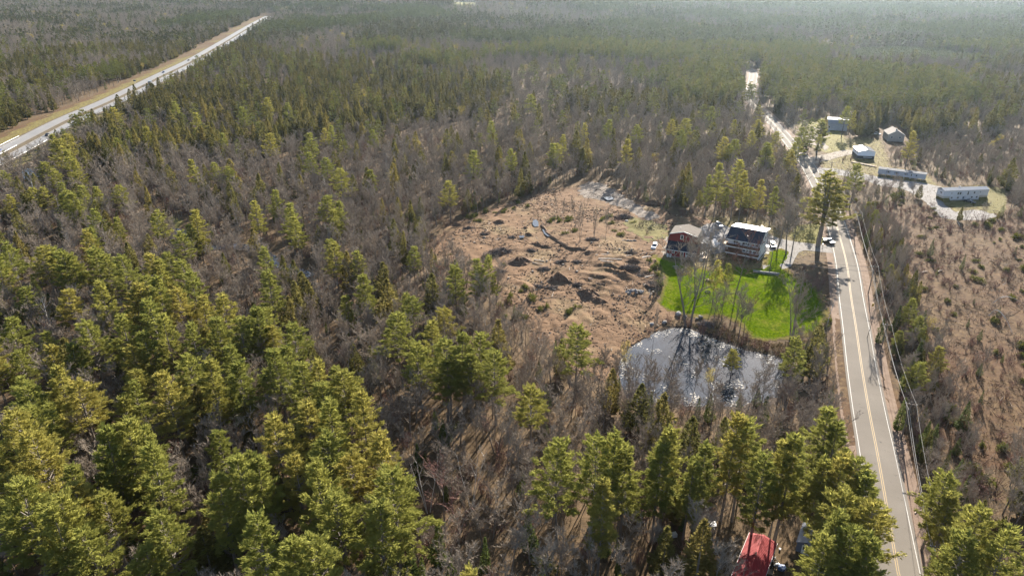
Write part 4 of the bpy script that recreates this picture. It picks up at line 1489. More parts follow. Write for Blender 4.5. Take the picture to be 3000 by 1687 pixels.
tag(m.build('roof_rib', GREY_METAL, h), kind='stuff')
door(h, 'F', 0, .9, -.1, 1.4, 2.0, WHITE_TRIM)


# ------------------------------------------------------------------ vehicles
def paint(name, col, metal=.2):
    return plain('car_paint_' + name, col, .28, .03, 2, .6, metal)


def car(xy, deg, col, label, group=None, kind='car', L_=4.6, W_=1.82, H_=1.5, z=None, name='parked_car'):
    """nose along local -y"""
    e = empty(name, (xy[0], xy[1], T(*xy) + .1 if z is None else z), rad(deg))
    tag(e, label, {'car': 'car', 'suv': 'car', 'pickup': 'pickup truck', 'van': 'car', 'truck': 'truck'}[kind], group)
    hl = L_ / 2
    gz = .28
    belt = H_ * .58
    hw = W_ / 2
    if kind == 'pickup':
        prof = [(-hl, gz), (-hl, belt - .12), (-hl + .15, belt), (-hl * .42, belt + .05), (.1 * hl, belt + .05), (hl - .05, belt), (hl, gz)]
        cab = (-hl * .45, -hl * .18, .02 * hl, .10 * hl)
    elif kind in ('suv', 'van'):
        prof = [(-hl, gz), (-hl, belt - .16), (-hl + .2, belt - .02), (-hl * .42, belt + .06), (hl - .1, belt + .06), (hl, belt - .1), (hl, gz)]
        cab = (-hl * .48, -hl * .18, hl * .82, hl * .95)
    else:
        prof = [(-hl, gz), (-hl, belt - .2), (-hl + .25, belt - .06), (-hl * .36, belt + .04), (hl * .70, belt + .05), (hl - .1, belt - .02), (hl, belt - .2), (hl, gz)]
        cab = (-hl * .40, -hl * .08, hl * .42, hl * .74)
    b = MB()
    rings = []
    for x_, ins in ((-hw, .06), (-hw + .07, 0), (hw - .07, 0), (hw, .06)):
        rings.append([(x_, y_ * (1 - ins * .5), z_ if z_ <= gz else z_ - ins) for y_, z_ in prof])
    b.loft(rings)
    b.build('body', col, e)
    g = MB()
    zb, zt = belt + .0, H_ - .06
    lo = [(-hw + .08, cab[0], zb), (hw - .08, cab[0], zb), (hw - .08, cab[3], zb), (-hw + .08, cab[3], zb)]
    up = [(-hw + .24, cab[1], zt), (hw - .24, cab[1], zt), (hw - .24, cab[2], zt), (-hw + .24, cab[2], zt)]
    g.loft([lo, up])
    gl = g.build('windows', GLASS, e)
    r = MB()
    r.loft([[(p[0] * 1.03, p[1], zt + .004) for p in up], [(p[0] * .93, p[1] * .96 + .02, H_) for p in up]])
    r.build('roof', col, e)
    for sx in (-1, 1):
        for sy in (-1, 1):
            wx, wy = sx * (hw - .11), sy * hl * .62
            wh = MB()
            wh.tube([(wx - .11, wy, .33), (wx + .11, wy, .33)], .33, .33, 12)
            wo = wh.build('wheel', BLACK, e)
            MB().tube([(wx + sx * .115, wy, .33), (wx + sx * .13, wy, .33)], .19, .19, 10).build('rim', GALV, wo)
        MB().box(sx * hw * .72 - .17, sx * hw * .72 + .17, -hl - .02, -hl + .03, belt - .34, belt - .2).build('headlight', PLASTIC_WHITE, e)
        MB().box(sx * hw * .74 - .14, sx * hw * .74 + .14, hl - .03, hl + .02, belt - .34, belt - .2).build('tail_light', plain('tail_red', (0.35, 0.01, 0.01), .3), e)
        MB().box(sx * (hw + .02) - .08, sx * (hw + .02) + .08, cab[0] + .2, cab[0] + .32, belt + .06, belt + .2).build('mirror', col, e)
    if kind == 'pickup':
        MB().box(-hw + .15, hw - .15, .14 * hl, hl - .12, belt + .012, belt + .045).build('bed_cover', BLACK, e)
    return e


SILVER = paint('silver', (0.55, 0.55, 0.56), .5)
WHITE_P = paint('white', (0.80, 0.80, 0.80), 0)
DARK_P = paint('black', (0.018, 0.018, 0.022))
BLUE_P = paint('blue', (0.03, 0.06, 0.16))
GREY_P = paint('grey', (0.10, 0.105, 0.12))
car(G(2106, 664), 8, SILVER, 'silver car parked on the grey drive behind the houses', kind='van', L_=4.4, H_=1.6)
car(G(1917, 726), -22, WHITE_P, 'white wagon parked on the gravel left of the red house', kind='van', L_=4.7, H_=1.65)
car(G(2263, 724), -8, DARK_P, 'black car parked right of the tall white house', kind='suv', L_=4.7, H_=1.7)
car(G(2427, 712), 12, DARK_P, 'dark pickup parked beside the road below the huge pine', kind='pickup', L_=5.6, W_=1.95, H_=1.85, name='parked_pickup')
car(G(2840, 594), 28, DARK_P, 'dark car parked in front of the white trailer house door', kind='car')
car(G(2568, 395), 40, WHITE_P, 'white car parked left of the tan gable house', kind='car')


def road_heading(line, xy):
    i = min(range(len(line)), key=lambda j: (line[j][0] - xy[0]) ** 2 + (line[j][1] - xy[1]) ** 2)
    i = max(1, min(len(line) - 2, i))
    a, b = line[i - 1], line[i + 1]
    return math.degrees(math.atan2(b[1] - a[1], b[0] - a[0])) - 90


p = G(2202, 240)
car(p, road_heading(ROAD, p), DARK_P, 'dark car driving on the sunlit far bend of the road', kind='car', z=T(*p) + .12, name='moving_car')


def on_lane(line, px, py, off):
    p = G(px, py)
    i = min(range(1, len(line) - 1), key=lambda j: (line[j][0] - p[0]) ** 2 + (line[j][1] - p[1]) ** 2)
    d = (Vector(line[i + 1]) - Vector(line[i - 1])).normalized()
    return (line[i][0] + d.y * off, line[i][1] - d.x * off), math.degrees(math.atan2(d.y, d.x)) - 90


for px, py, off, flip, col, lb in ((12, 445, -5.8, 0, BLUE_P, 'blue car on the near end of the far highway lanes'), (114, 403, 5.2, 180, DARK_P, 'black car on the near highway lanes, the closest one'), (483, 212, -6, 0, BLUE_P, 'blue car on the far highway lanes left of the dark pines'),
                                   (556, 180, -6, 0, DARK_P, 'dark car on the far highway lanes beside the dark pines'), (734, 80, 5.5, 180, BLUE_P, 'blue car on the near highway lanes toward the far end'), (759, 63, 5.5, 180, DARK_P, 'dark car farthest away on the highway')):
    xy, dg = on_lane(HIGHWAY, px, py, off)
    car(xy, dg + flip, col, lb, 'cars on the highway', z=T(*xy) + .14, name='moving_car')
xy, dg = on_lane(HIGHWAY, 421, 250, 5.5)
e = car(xy, dg + 180, GREY_P, 'dark box truck on the near highway lanes', None, 'truck', 8.5, 2.4, 2.6, T(*xy) + .14, 'box_truck')
MB().box(-1.2, 1.2, -1.4, 4.3, 1.6, 3.6).build('cargo_box', GREY_P, e)
e = place('highway_sign', (xy[0] - 30, xy[1] + 20), dg, 'small blue road sign beside the far highway lanes', 'road sign')
e.location = (*on_lane(HIGHWAY, 423, 246, -12.2)[0], 0)
e.location.z = T(e.location.x, e.location.y)
MB().box(-.06, .06, -.06, .06, 0, 3.0).build('post', GALV, e)
MB().box(-1.1, 1.1, -.1, -.065, 1.9, 3.2).build('sign_panel', TARP_BLUE, e)


# guardrails
def guardrail(line, off, i0, i1, label):
    pts = []
    for i in range(max(1, i0), min(len(line) - 1, i1)):
        d = (Vector(line[i + 1]) - Vector(line[i - 1])).normalized()
        pts.append((line[i][0] + d.y * off, line[i][1] - d.x * off))
    e = empty('guardrail', (pts[0][0], pts[0][1], T(*pts[0])))
    tag(e, label, 'guardrail')
    o0 = Vector((pts[0][0], pts[0][1], T(*pts[0])))
    P_ = [Vector((x, y, T(x, y))) - o0 for x, y in pts]
    m = MB()
    m.loft([[p + Vector((0, 0, .45)), p + Vector((.06, .06, .6)), p + Vector((0, 0, .78)), p + Vector((-.05, -.05, .6))] for p in P_])
    m.build('rail', GALV, e)
    pm = MB().box(-.08, .08, -.08, .08, -.1, .72).mesh('rail_post', OLD_WOOD)
    n_ = 0
    for a, b in zip(P_[:-1], P_[1:]):
        k_ = max(1, int((b - a).length / 4))
        for j in range(k_):
            n_ += 1
            if n_ > 60:
                break
            o = bpy.data.objects.new('rail_post', pm)
            o.parent = e
            q_ = a + (b - a) * (j / k_) + Vector((.14, -.14, 0))
            o.location = q_
            COL.objects.link(o)
    return e


def near_i(px, py):
    p = G(px, py)
    return min(range(len(HIGHWAY)), key=lambda j: (HIGHWAY[j][0] - p[0]) ** 2 + (HIGHWAY[j][1] - p[1]) ** 2)


guardrail(HIGHWAY, -11.3, near_i(-60, 490), near_i(130, 392), 'steel guardrail along the far side of the highway')
guardrail(HIGHWAY, -1.5, near_i(-40, 480), near_i(100, 407), 'steel guardrail along the highway median')
guardrail(HIGHWAY, 10.9, near_i(-60, 490), near_i(115, 398), 'steel guardrail along the near side of the highway')


# ------------------------------------------------------------------ poles and wires
POLES = []


def utility_pole(foot, tip, label, arm=True, transformer=False, H=None, group='utility poles along the road'):
    x, y = foot
    H = H or tip
    e = tag(empty('utility_pole', (x, y, T(x, y)), rad(-20)), label, 'utility pole', group)
    MB().tube([(0, 0, -.5), (0, 0, H)], .17, .11, 8).build('pole', POLE_WOOD, e)
    if arm:
        MB().box(-1.2, 1.2, -.06, .06, H - .75, H - .62).build('crossarm', POLE_WOOD, e)
        for s in (-1.1, -.4, 1.1):
            MB().tube([(s, 0, H - .617), (s, 0, H - .45)], .06, .04, 6).build('insulator', PLASTIC_WHITE, e)
    if transformer:
        MB().tube([(-.42, 0, H - 2.1), (-.42, 0, H - 1.2)], .28, .28, 12).build('transformer', GALV, e)
    POLES.append((x, y, T(x, y) + H))
    return e


def pole_px(base, top, label, **kw):
    utility_pole(G(*base), rise(base, top), label, **kw)


xN = at_level(2751, 1594, 10)
utility_pole(xN, 10, 'nearest utility pole, with a grey transformer, at the lower right', transformer=True)
pole_px((2639.6, 1285.8), (2668.6, 1176), 'leaning utility pole right of the near road, second from the bottom')
pole_px((2578, 1034), (2595, 945), 'utility pole right of the road, third from the bottom')
pole_px((2543, 862), (2558, 775), 'utility pole right of the road near the yellow sign')
pole_px((2502, 692), (2513, 620), 'utility pole right of the road just below the huge pine')
pole_px((2432, 506), (2429, 473), 'utility pole where the gravel drive meets the road')
pole_px((2295, 376), (2301, 340), 'farthest utility pole beside the road in the shade')
road_poles = list(POLES)
pole_px((2254, 797), (2261, 737), 'lone utility pole on the lawn right of the white house', arm=False, group='yard poles')
yard = POLES[-1]


def wire(a, b, sag, side, drop, label, group, r=.028):
    d = Vector((b[0] - a[0], b[1] - a[1])).normalized()
    o = Vector((d.y, -d.x, 0)) * side
    o0 = Vector(a) + o - Vector((0, 0, drop))
    pts = []
    for i in range(13):
        t = i / 12
        p = Vector(a).lerp(Vector(b), t) + o - Vector((0, 0, drop + sag * 4 * t * (1 - t)))
        pts.append(p - o0)
    ob = MB().tube(pts, r, r, 4).build('power_line', WIRE_M, None, o0)
    tag(ob, label, 'power line', group)


NM = ['the nearest pole and the second', 'the second and third poles', 'the third pole and the yellow sign', 'the yellow sign pole and the huge pine', 'the huge pine pole and the gravel drive', 'the gravel drive and the farthest pole']
for i in range(len(road_poles) - 1):
    a, b = road_poles[i], road_poles[i + 1]
    wire(a, b, .9, -1.0, .5, f'upper left overhead cable between {NM[i]}', 'cables along the road')
    wire(a, b, 1.1, 1.0, .5, f'upper right overhead cable between {NM[i]}', 'cables along the road')
    wire(a, b, 1.0, 0.0, 2.4, f'lower thick overhead cable between {NM[i]}', 'cables along the road', .04)
first = road_poles[0]
for sd_, dr, lb in ((-1, .5, 'upper left'), (1, .5, 'upper right'), (0, 2.4, 'lower thick')):
    wire((first[0] - 18, first[1] - 45, first[2]), first, .9, sd_, dr, f'{lb} overhead cable leaving the picture at the lower right', 'cables along the road', .04)
wire(road_poles[3], yard, .8, .3, 1.0, 'upper service cable from the road to the lawn pole', 'service cables to the white house', .035)
wire(road_poles[3], yard, 1.1, -.3, 2.2, 'lower service cable from the road to the lawn pole', 'service cables to the white house', .035)
hw_ = bpy.data.objects['white_house']
bpy.context.view_layer.update()
cw = hw_.matrix_world @ Vector((WD, 6.0, 5.2))
wire(yard, tuple(cw), .3, 0, .2, 'white service cable from the lawn pole to the white house wall', 'service cables to the white house', .045)

e = place('road_sign', G(2553, 912), 20, 'yellow warning sign on a post beside the right edge of the road', 'road sign')
MB().box(-.04, .04, .02, .08, -.3, 2.6).build('post', GALV, e)
MB().box(-.42, .42, -.02, .015, 1.75, 2.75).build('sign_panel', YELLOW_SIGN, e)
bm_ = MB()
for s in (-.17, .17):
    bm_.box(s - .05, s + .05, -.03, -.022, 1.95, 2.5)
bm_.build('symbol', BLACK, e)
for px, py, lb in ((2412, 712, 'left'), (2409, 724, 'right')):
    e = place('mailbox', G(px, py), -10, f'dark mailbox on a post at the drive mouth, the {lb} one', 'mailbox', 'mailboxes at the drive')
    MB().box(-.06, .06, -.06, .06, -.2, 1.0).build('post', OLD_WOOD, e)
    MB().prism_y([(-.16, 1.003), (.16, 1.003), (.16, 1.2), (.08, 1.3), (-.08, 1.3), (-.16, 1.2)], -.32, .3).build('box', GREY_P, e)


# ------------------------------------------------------------------ earth heaps, brush, logs and stones on the stripped ground
HEAP_M = ground_mat('turned_earth', [(.3, (0.047, 0.030, 0.021)), (.5, (0.129, 0.082, 0.055)), (.72, (0.250, 0.172, 0.115))], 1.8, 6, bstr=1.0, bd=.2)
PALE_EARTH = ground_mat('ledge_rock', [(.3, (0.125, 0.101, 0.086)), (.5, (0.257, 0.226, 0.195)), (.72, (0.406, 0.367, 0.328))], 1.0, 5, bstr=1.0, bd=.2)
STONE_M = ground_mat('field_stone', [(.3, (0.133, 0.125, 0.121)), (.5, (0.234, 0.222, 0.211)), (.72, (0.359, 0.343, 0.328))], 1.0, 5, bstr=.8, bd=.1)
DARKWOOD = bark('dead_brush', (0.085, 0.075, 0.075), (0.20, 0.18, 0.17))
PALELOG = plain('peeled_log', (0.52, 0.43, 0.34), .8, .2, 1.5)


def T0(x, y):
    return T(x, y)


def heap(name, px, py, rx, ry, hh, deg, mat, label, cat, seed, n=16):
    x, y = G(px, py)
    rn = random.Random(seed)
    m = MB()
    N, K = n, 7
    rows = []
    for a in range(K + 1):
        t = a / K
        row = []
        for b in range(N):
            an = 2 * math.pi * b / N
            rr = t * (1 + .20 * math.sin(2 * an + seed) + .18 * math.sin(3 * an + seed * 3) + .12 * math.sin(7 * an + seed * 2)) + .06 * rn.uniform(-1, 1)
            zz = hh * (math.cos(min(1, t) * math.pi) * .5 + .5) * (1 + .35 * (rn.random() - .5)) - (.3 if a == K else 0)
            row.append((rr * rx * math.cos(an), rr * ry * math.sin(an), zz + .13 * hh * rn.uniform(-1, 1)))
        rows.append(row)
    top = (0, 0, hh * .96)
    for b in range(N):
        m.face([top, rows[1][b], rows[1][(b + 1) % N]])
    for a in range(1, K):
        for b in range(N):
            c = (b + 1) % N
            m.face([rows[a][b], rows[a + 1][b], rows[a + 1][c], rows[a][c]])
    o = m.build(name, mat, None, (x, y, T(x, y) + .45), rad(deg), True)
    return tag(o, label, cat)


for i, (px, py, rx, ry, hh, dg, lb) in enumerate(((1522, 772, 5.2, 3.6, 2.0, 20, 'broad brown earth mound right of the dark brush pile'), (1636, 822, 4.0, 2.9, 2.4, 10, 'steep dark earth mound in the middle of the stripped ground'), (1722, 866, 4.8, 2.8, 2.0, -5, 'wide dark earth mound nearest the pond'),
                                                  (1752, 884, 3.2, 1.4, .9, -8, 'low earth ridge just below the widest earth mound'), (1572, 722, 3.6, 1.6, 1.2, -30, 'small spoil heap above the broad earth mound'), (1600, 728, 2.6, 1.5, 1.0, -25, 'small earth heap beside the trench'),
                                                  (1549, 692, 2.2, 1.2, 1.0, -50, 'narrow spoil heap left of the puddles'), (1540, 672, 1.8, 1.2, .8, -60, 'smallest spoil heap at the top of the row'), (1465, 655, 3.2, 1.5, 1.2, 12, 'dark brushy heap at the top left of the stripped ground'), (1335, 662, 3.4, 1.3, .9, 0, 'low dark heap at the far left of the stripped ground'),
                                                  (1725, 745, 2.4, 1.3, 1.1, 10, 'reddish earth clump at the end of the trench'), (1855, 770, 3.2, 1.3, 1.0, -10, 'dark earth hump beside the log rows'), (1915, 600, 5.0, 1.8, 1.6, 0, 'dark brush covered heap behind the red house meadow'))):
    heap('earth_mound', px, py, rx, ry, hh, dg, HEAP_M, lb, 'earth mound', 40 + i)
ti = GP([(1588, 664), (1598, 680), (1610, 694), (1635, 711), (1666, 729), (1697, 734), (1716, 736)])
tl = spline(ti, 2.0)


def strip_pts(line, off):
    out = []
    for i in range(len(line)):
        a, b = Vector(line[max(0, i - 1)]), Vector(line[min(len(line) - 1, i + 1)])
        d = (b - a).normalized()
        out.append((line[i][0] + d.y * off, line[i][1] - d.x * off))
    return out


m = MB()
rn = random.Random(3)
prev = None
for (x, y), (x1, y1), (x2, y2) in zip(strip_pts(tl, 0), strip_pts(tl, 1.0), strip_pts(tl, -1.0)):
    row = [(x1, y1, T(x1, y1) + .35), ((x + x1) / 2, (y + y1) / 2, T(x, y) + .95 + rn.uniform(-.2, .25)), (x, y, T(x, y) + 1.15 + rn.uniform(-.25, .25)), ((x + x2) / 2, (y + y2) / 2, T(x, y) + .85 + rn.uniform(-.2, .2)), (x2, y2, T(x2, y2) + .3)]
    if prev:
        for a in range(4):
            m.face([prev[a], prev[a + 1], row[a + 1], row[a]])
    prev = row
tag(m.build('spoil_bank', HEAP_M), 'long dark bank of dug earth curving beside the puddles', 'earth bank')
for i, (pts, lb) in enumerate((([(1561, 652), (1570, 648), (1577, 655), (1578, 668), (1566, 670), (1560, 662)], 'p'), ([(1588, 677), (1597, 680), (1606, 690), (1614, 699), (1604, 698), (1594, 690)], 'q'), ([(1764, 583), (1790, 582), (1802, 590), (1780, 593)], 'r'), ([(1520, 697), (1537, 696), (1534, 702), (1522, 702)], 's'))):
    g_ = GP(pts)
    water('puddle_water', g_, max(T(*p) for p in g_) + (.82 if i != 2 else 1.0))


def brush_pile(px, py, rx, ry, hh, deg, n, label, seed, mat=DARKWOOD):
    x, y = G(px, py)
    rn = random.Random(seed)
    e = tag(empty('brush_pile', (x, y, T(x, y) + .4), rad(deg)), label, 'brush pile')
    core = MB()
    for i in range(9):
        core.blob((rn.uniform(-.6, .6) * rx, rn.uniform(-.4, .4) * ry, hh * .25), (rx * .42, ry * .5, hh * rn.uniform(.35, .6)), seed + i, 1, .3)
    tag(core.build('heap_core', HEAP_M, e), kind='stuff')
    m = MB()
    for i in range(n):
        a, r = rn.random() * 6.28, rn.random() ** .6
        p = Vector((r * rx * math.cos(a), r * ry * math.sin(a), hh * (1 - r * r) * rn.uniform(.4, 1.15)))
        d = Vector((rn.uniform(-1, 1), rn.uniform(-1, 1), rn.uniform(-.35, .75))).normalized() * rn.uniform(.4, 1.3)
        m.tube([p - d, p + d], rn.uniform(.03, .09), .015, 3, cap=False)
    tag(m.build('branches', mat, e), kind='stuff')
    return e


brush_pile(1455, 748, 6.6, 2.5, 2.2, 33, 700, 'large dark brush pile on the left of the stripped ground', 5)
brush_pile(1845, 792, 5.0, 1.7, 1.6, 3, 420, 'long grey brush pile beside the lawn edge', 6)
brush_pile(1828, 642, 4.2, 1.9, 1.6, 0, 380, 'dark debris pile on the grass behind the red house meadow', 7)
brush_pile(1910, 838, 2.6, 3.0, 1.0, 20, 260, 'tangle of grey branches at the left edge of the lawn', 8)
brush_pile(1735, 706, 3.0, 1.1, 1.0, 0, 200, 'grey brush heap at the foot of two thin saplings', 9)
brush_pile(2070, 955, 2.6, 1.2, .9, -20, 220, 'pale twig heap on the far bank of the pond', 10)


for i, (px, py, rx, ry, lb) in enumerate(((1592, 792, 2.4, .9, 'small slash pile left of the log rows'), (1645, 772, 2.8, .8, 'low slash row above the steep mound'), (1692, 772, 2.2, .9, 'slash pile below the end of the trench'), (1782, 790, 3.4, .9, 'grey slash row under the two peeled logs'),
                                          (1800, 832, 2.6, .9, 'slash row left of the ledge rock heap'), (1875, 812, 2.4, 1.0, 'slash pile beside the long grey brush pile'), (1752, 838, 2.4, .8, 'slash row above the widest earth mound'), (1556, 738, 1.8, .8, 'slash pile below the small spoil heaps'),
                                          (1418, 690, 2.2, .8, 'slash pile above the large dark brush pile'), (1500, 700, 1.6, .7, 'small slash pile left of the puddles'), (1372, 672, 2.4, .8, 'slash row at the far left of the stripped ground'), (1615, 848, 2.0, .8, 'slash pile left of the steep dark mound'),
                                          (1845, 745, 2.8, .9, 'slash row above the weathered stumps near the wagon'), (1580, 845, 1.8, .7, 'slash pile in front of the broad mound'), (1690, 838, 1.8, .8, 'slash pile between the two dark mounds'), (1470, 800, 2.4, .9, 'slash row below the large dark brush pile'))):
    brush_pile(px, py, rx, ry, .7, rn.uniform(-25, 10), 110, lb, 600 + i * 11)


def stone(px, py, s, seed, label, mat=STONE_M, group=None, name='boulder', lift=.35):
    x, y = G(px, py)
    o = MB().blob((0, 0, s * .32), (s, s * .8, s * .62), seed, 2, .22).build(name, mat, None, (x, y, T(x, y) + lift), rad(seed * 37 % 180), True)
    return tag(o, label, 'boulder', group)


for i, (px, py, s, lb) in enumerate(((1987, 924, 1.15, 'tan boulder at the lower left corner of the lawn'), (2006, 929, .8, 'pale boulder right of the tan one below the lawn'), (2052, 931, .75, 'whitish boulder below the lawn near the pond'), (2041, 935, .5, 'small dark stone beside the whitish boulder'),
                                     (1946, 948, .9, 'grey boulder on the pond bank'), (1910, 953, .9, 'pale boulder at the top left of the pond'), (1835, 652, 1.0, 'grey stone at the foot of the debris pile'))):
    stone(px, py, s, 70 + i, lb, lift=.15)
e = place('rock_pile', G(1857, 860), 0, 'heap of grey ledge rock left of the lawn', 'rock pile', dz=.3)
rn = random.Random(12)
for i in range(26):
    a, r = rn.random() * 6.28, rn.random() ** .6
    s = rn.uniform(.35, .95)
    MB().blob((r * 3.0 * math.cos(a), r * 2.2 * math.sin(a), 1.1 * (1 - r)), (s, s * .8, s * .7), 200 + i, 1, .25).build('stone', STONE_M, e)
e = place('stone_row', G(1842, 708), 0, 'row of pale stones at the edge of the meadow left of the white wagon', 'stone row', dz=.3)
for i in range(12):
    s = rn.uniform(.3, .6)
    MB().blob((-2.6 + i * .48, rn.uniform(-.3, .3), .15), (s, s * .8, s * .65), 240 + i, 1, .25).build('stone', PALE_EARTH, e)
e = place('rubble_row', G(1908, 845), 80, 'line of pale rubble between the stripped ground and the lawn', 'rubble', dz=.25)
for i in range(22):
    s = rn.uniform(.2, .55)
    MB().blob((-6 + i * .56, rn.uniform(-.9, .9), .1), (s, s * .8, s * .6), 270 + i, 1, .3).build('stone', PALE_EARTH if i % 3 else STONE_M, e)

LOGS = [((1753, 764), (1822, 766), .34, 'long pale peeled log, the upper of two'), ((1758, 770), (1805, 774), .34, 'long pale peeled log, the lower of two'), ((1745, 752), (1790, 750), .22, 'thin pale log above the two peeled logs'), ((1815, 757), (1850, 752), .22, 'curved pale log left of the lawn'),
        ((1565, 766), (1595, 771), .25, 'pale log right of the broad earth mound'), ((1560, 774), (1590, 779), .2, 'thin pale log below the pale log by the broad mound'), ((1880, 762), (1905, 757), .4, 'weathered thick log by the corner of the lawn'), ((1800, 806), (1824, 812), .22, 'bent pale branch below the log rows'),
        ((1724, 820), (1736, 824), .22, 'short white log right of the steep earth mound'), ((1618, 850), (1628, 854), .2, 'short white log below the steep earth mound'), ((1888, 818), (1915, 812), .28, 'pale log pointing at the lawn edge'), ((1885, 840), (1902, 836), .22, 'lower pale log near the lawn edge'), ((1905, 745), (1922, 741), .2, 'pale board by the upper corner of the lawn'),
        ((2804, 642), (2812, 663), .2, 'bare white log lying on the cut-over slope'), ((2700, 800), (2716, 797), .25, 'pale log lying in the middle of the cut-over slope'), ((2748, 798), (2760, 794), .25, 'short pale log right of the pale log on the slope'), ((2680, 1504), (2700, 1496), .1, 'forked white stick on the roadside bank')]
for (a, b, r, lb) in LOGS:
    x0, y0 = G(*a)
    x1, y1 = G(*b)
    z0, z1 = T(x0, y0), T(x1, y1)
    lift = .45 if a[0] < 2000 else .05
    e = tag(empty('log', (x0, y0, z0 + lift)), lb, 'log')
    mid = Vector(((x1 - x0) * .5 + rn.uniform(-.3, .3), (y1 - y0) * .5 + rn.uniform(-.3, .3), (z1 - z0) * .5 + r + .05))
    MB().tube([(0, 0, r), mid, (x1 - x0, y1 - y0, z1 - z0 + r)], r, r * .6, 7).build('stem', PALELOG, e)
    m = MB()
    for s in (.4, .65, .85):
        p = Vector((0, 0, r)).lerp(mid, s * 2) if s < .5 else mid.lerp(Vector((x1 - x0, y1 - y0, z1 - z0 + r)), s * 2 - 1)
        m.tube([p, p + Vector((rn.uniform(-.5, .5), rn.uniform(-.5, .5), .5))], r * .3, .02, 4)
    m.build('branch_stub', PALELOG, e)

# stumps and snags
for i, (px, py) in enumerate(((1733, 715), (1602, 770), (1690, 800), (1780, 745), (1815, 735), (1560, 800), (1490, 820), (1420, 700), (1390, 715), (1650, 780), (1850, 735), (1700, 850))):
    x, y = G(px, py)
    e = tag(empty('tree_stump', (x, y, T(x, y) + .35), rn.random() * 6), ['pulled stump', 'weathered stump', 'small stump', 'dark stump'][i % 4] + [' at the end of the trench', ' below the small heaps', ' in the middle of the stripped ground', ' left of the log rows', ' above the log rows', ' right of the broad mound', ' below the dark brush pile', ' on the left half of the stripped ground',
            ' on the far left of the stripped ground', ' above the steep mound', ' near the red house meadow', ' between the two dark mounds'][i], 'stump')
    MB().tube([(0, 0, -.3), (0, 0, .1), (.05, 0, .6)], .42, .32, 9).build('stump', OLD_WOOD, e)
    m = MB()
    for a in range(7):
        an = a * .9 + rn.random()
        m.tube([(.3 * math.cos(an), .3 * math.sin(an), .1), (math.cos(an), math.sin(an), rn.uniform(-.1, .6))], .11, .03, 4)
    m.build('root', DARKWOOD, e)

# litter of sticks and clods over the stripped ground (too many to count)
k = NT('mixed_debris')
oi = k.n('ShaderNodeNewGeometry')
DEBRIS_M = k.done(k.bsdf(k.ramp(oi.outputs['Random Per Island'], [(0, (0.036, 0.024, 0.018)), (.45, (0.112, 0.072, 0.048)), (.7, (0.208, 0.144, 0.096)), (.9, (0.360, 0.280, 0.208)), (1, (0.496, 0.440, 0.376))]), .9, .1))
m = MB()
cxs, cys = [p[0] for p in CLEARING], [p[1] for p in CLEARING]
N_ = 0
bx = npr.uniform(min(cxs), max(cxs), 24000)
by = npr.uniform(min(cys), max(cys), 24000)
ok = inside(bx, by, CLEARING) & (npr.rand(24000) < smooth(.40, .62, noise(bx, by, 14, 61, 2)) + .10)
bx, by = bx[ok][:9000], by[ok][:9000]
bz = terr(bx, by) + .05 + .75 * noise(bx, by, 3.2, 10, 3) * smooth(0, 3, seg_dist(bx, by, CLEARING, True))
for x, y, z in zip(bx, by, bz):
    if rn.random() < .45:
        a = rn.random() * 3.14
        d = Vector((math.cos(a), math.sin(a), rn.uniform(-.15, .25))) * rn.uniform(.3, 1.5)
        m.tube([Vector((x, y, z + .05)) - d, Vector((x, y, z + .08)) + d], rn.uniform(.04, .12), .03, 3, cap=False)
    else:
        s = rn.uniform(.12, .55)
        c = Vector((x, y, z))
        pts = [c + Vector((s * math.cos(b), s * math.sin(b) * .8, -.12)) for b in (0, 1.5, 3.1, 4.6)]
        top = c + Vector((rn.uniform(-.1, .1), rn.uniform(-.1, .1), s * rn.uniform(.4, .9)))
        for b in range(4):
            m.face([pts[b], pts[(b + 1) % 4], top])
tag(m.build('debris', DEBRIS_M), kind='stuff')
# dry stalks, slash and stones on the cut-over slope
m = MB()
bx = npr.uniform(min(p[0] for p in CUTOVER), max(p[0] for p in CUTOVER), 26000)
by = npr.uniform(min(p[1] for p in CUTOVER), max(p[1] for p in CUTOVER), 26000)
ok = inside(bx, by, CUTOVER) & (npr.rand(26000) < smooth(.35, .6, noise(bx, by, 11, 64, 2)))
bx, by = bx[ok][:11000], by[ok][:11000]
bz = terr(bx, by)
for x, y, z in zip(bx, by, bz):
    c = Vector((x, y, z))
    if rn.random() < .72:
        for _ in range(3):
            d = Vector((rn.uniform(-.5, .5), rn.uniform(-.5, .5), rn.uniform(.3, 1.0))) * rn.uniform(.5, 1.5)
            sliver(m, c + Vector((rn.uniform(-.3, .3), rn.uniform(-.3, .3), 0)), c + d, .09, rn)
    else:
        a = rn.random() * 3.14
        d = Vector((math.cos(a), math.sin(a), rn.uniform(-.05, .2))) * rn.uniform(.4, 1.6)
        m.tube([c - d + Vector((0, 0, .08)), c + d + Vector((0, 0, .1))], .06, .03, 3, cap=False)
tag(m.build('slash_debris', DEBRIS_M), kind='stuff')
# dry grass tufts round the lawn, pond and verges
k = NT('dry_grass')
oi = k.n('ShaderNodeNewGeometry')
STRAW_M = k.done(k.bsdf(k.ramp(oi.outputs['Random Per Island'], [(0, (0.10, 0.085, 0.03)), (.5, (0.24, 0.18, 0.085)), (1, (0.42, 0.33, 0.18))]), .9, .1))
m = MB()


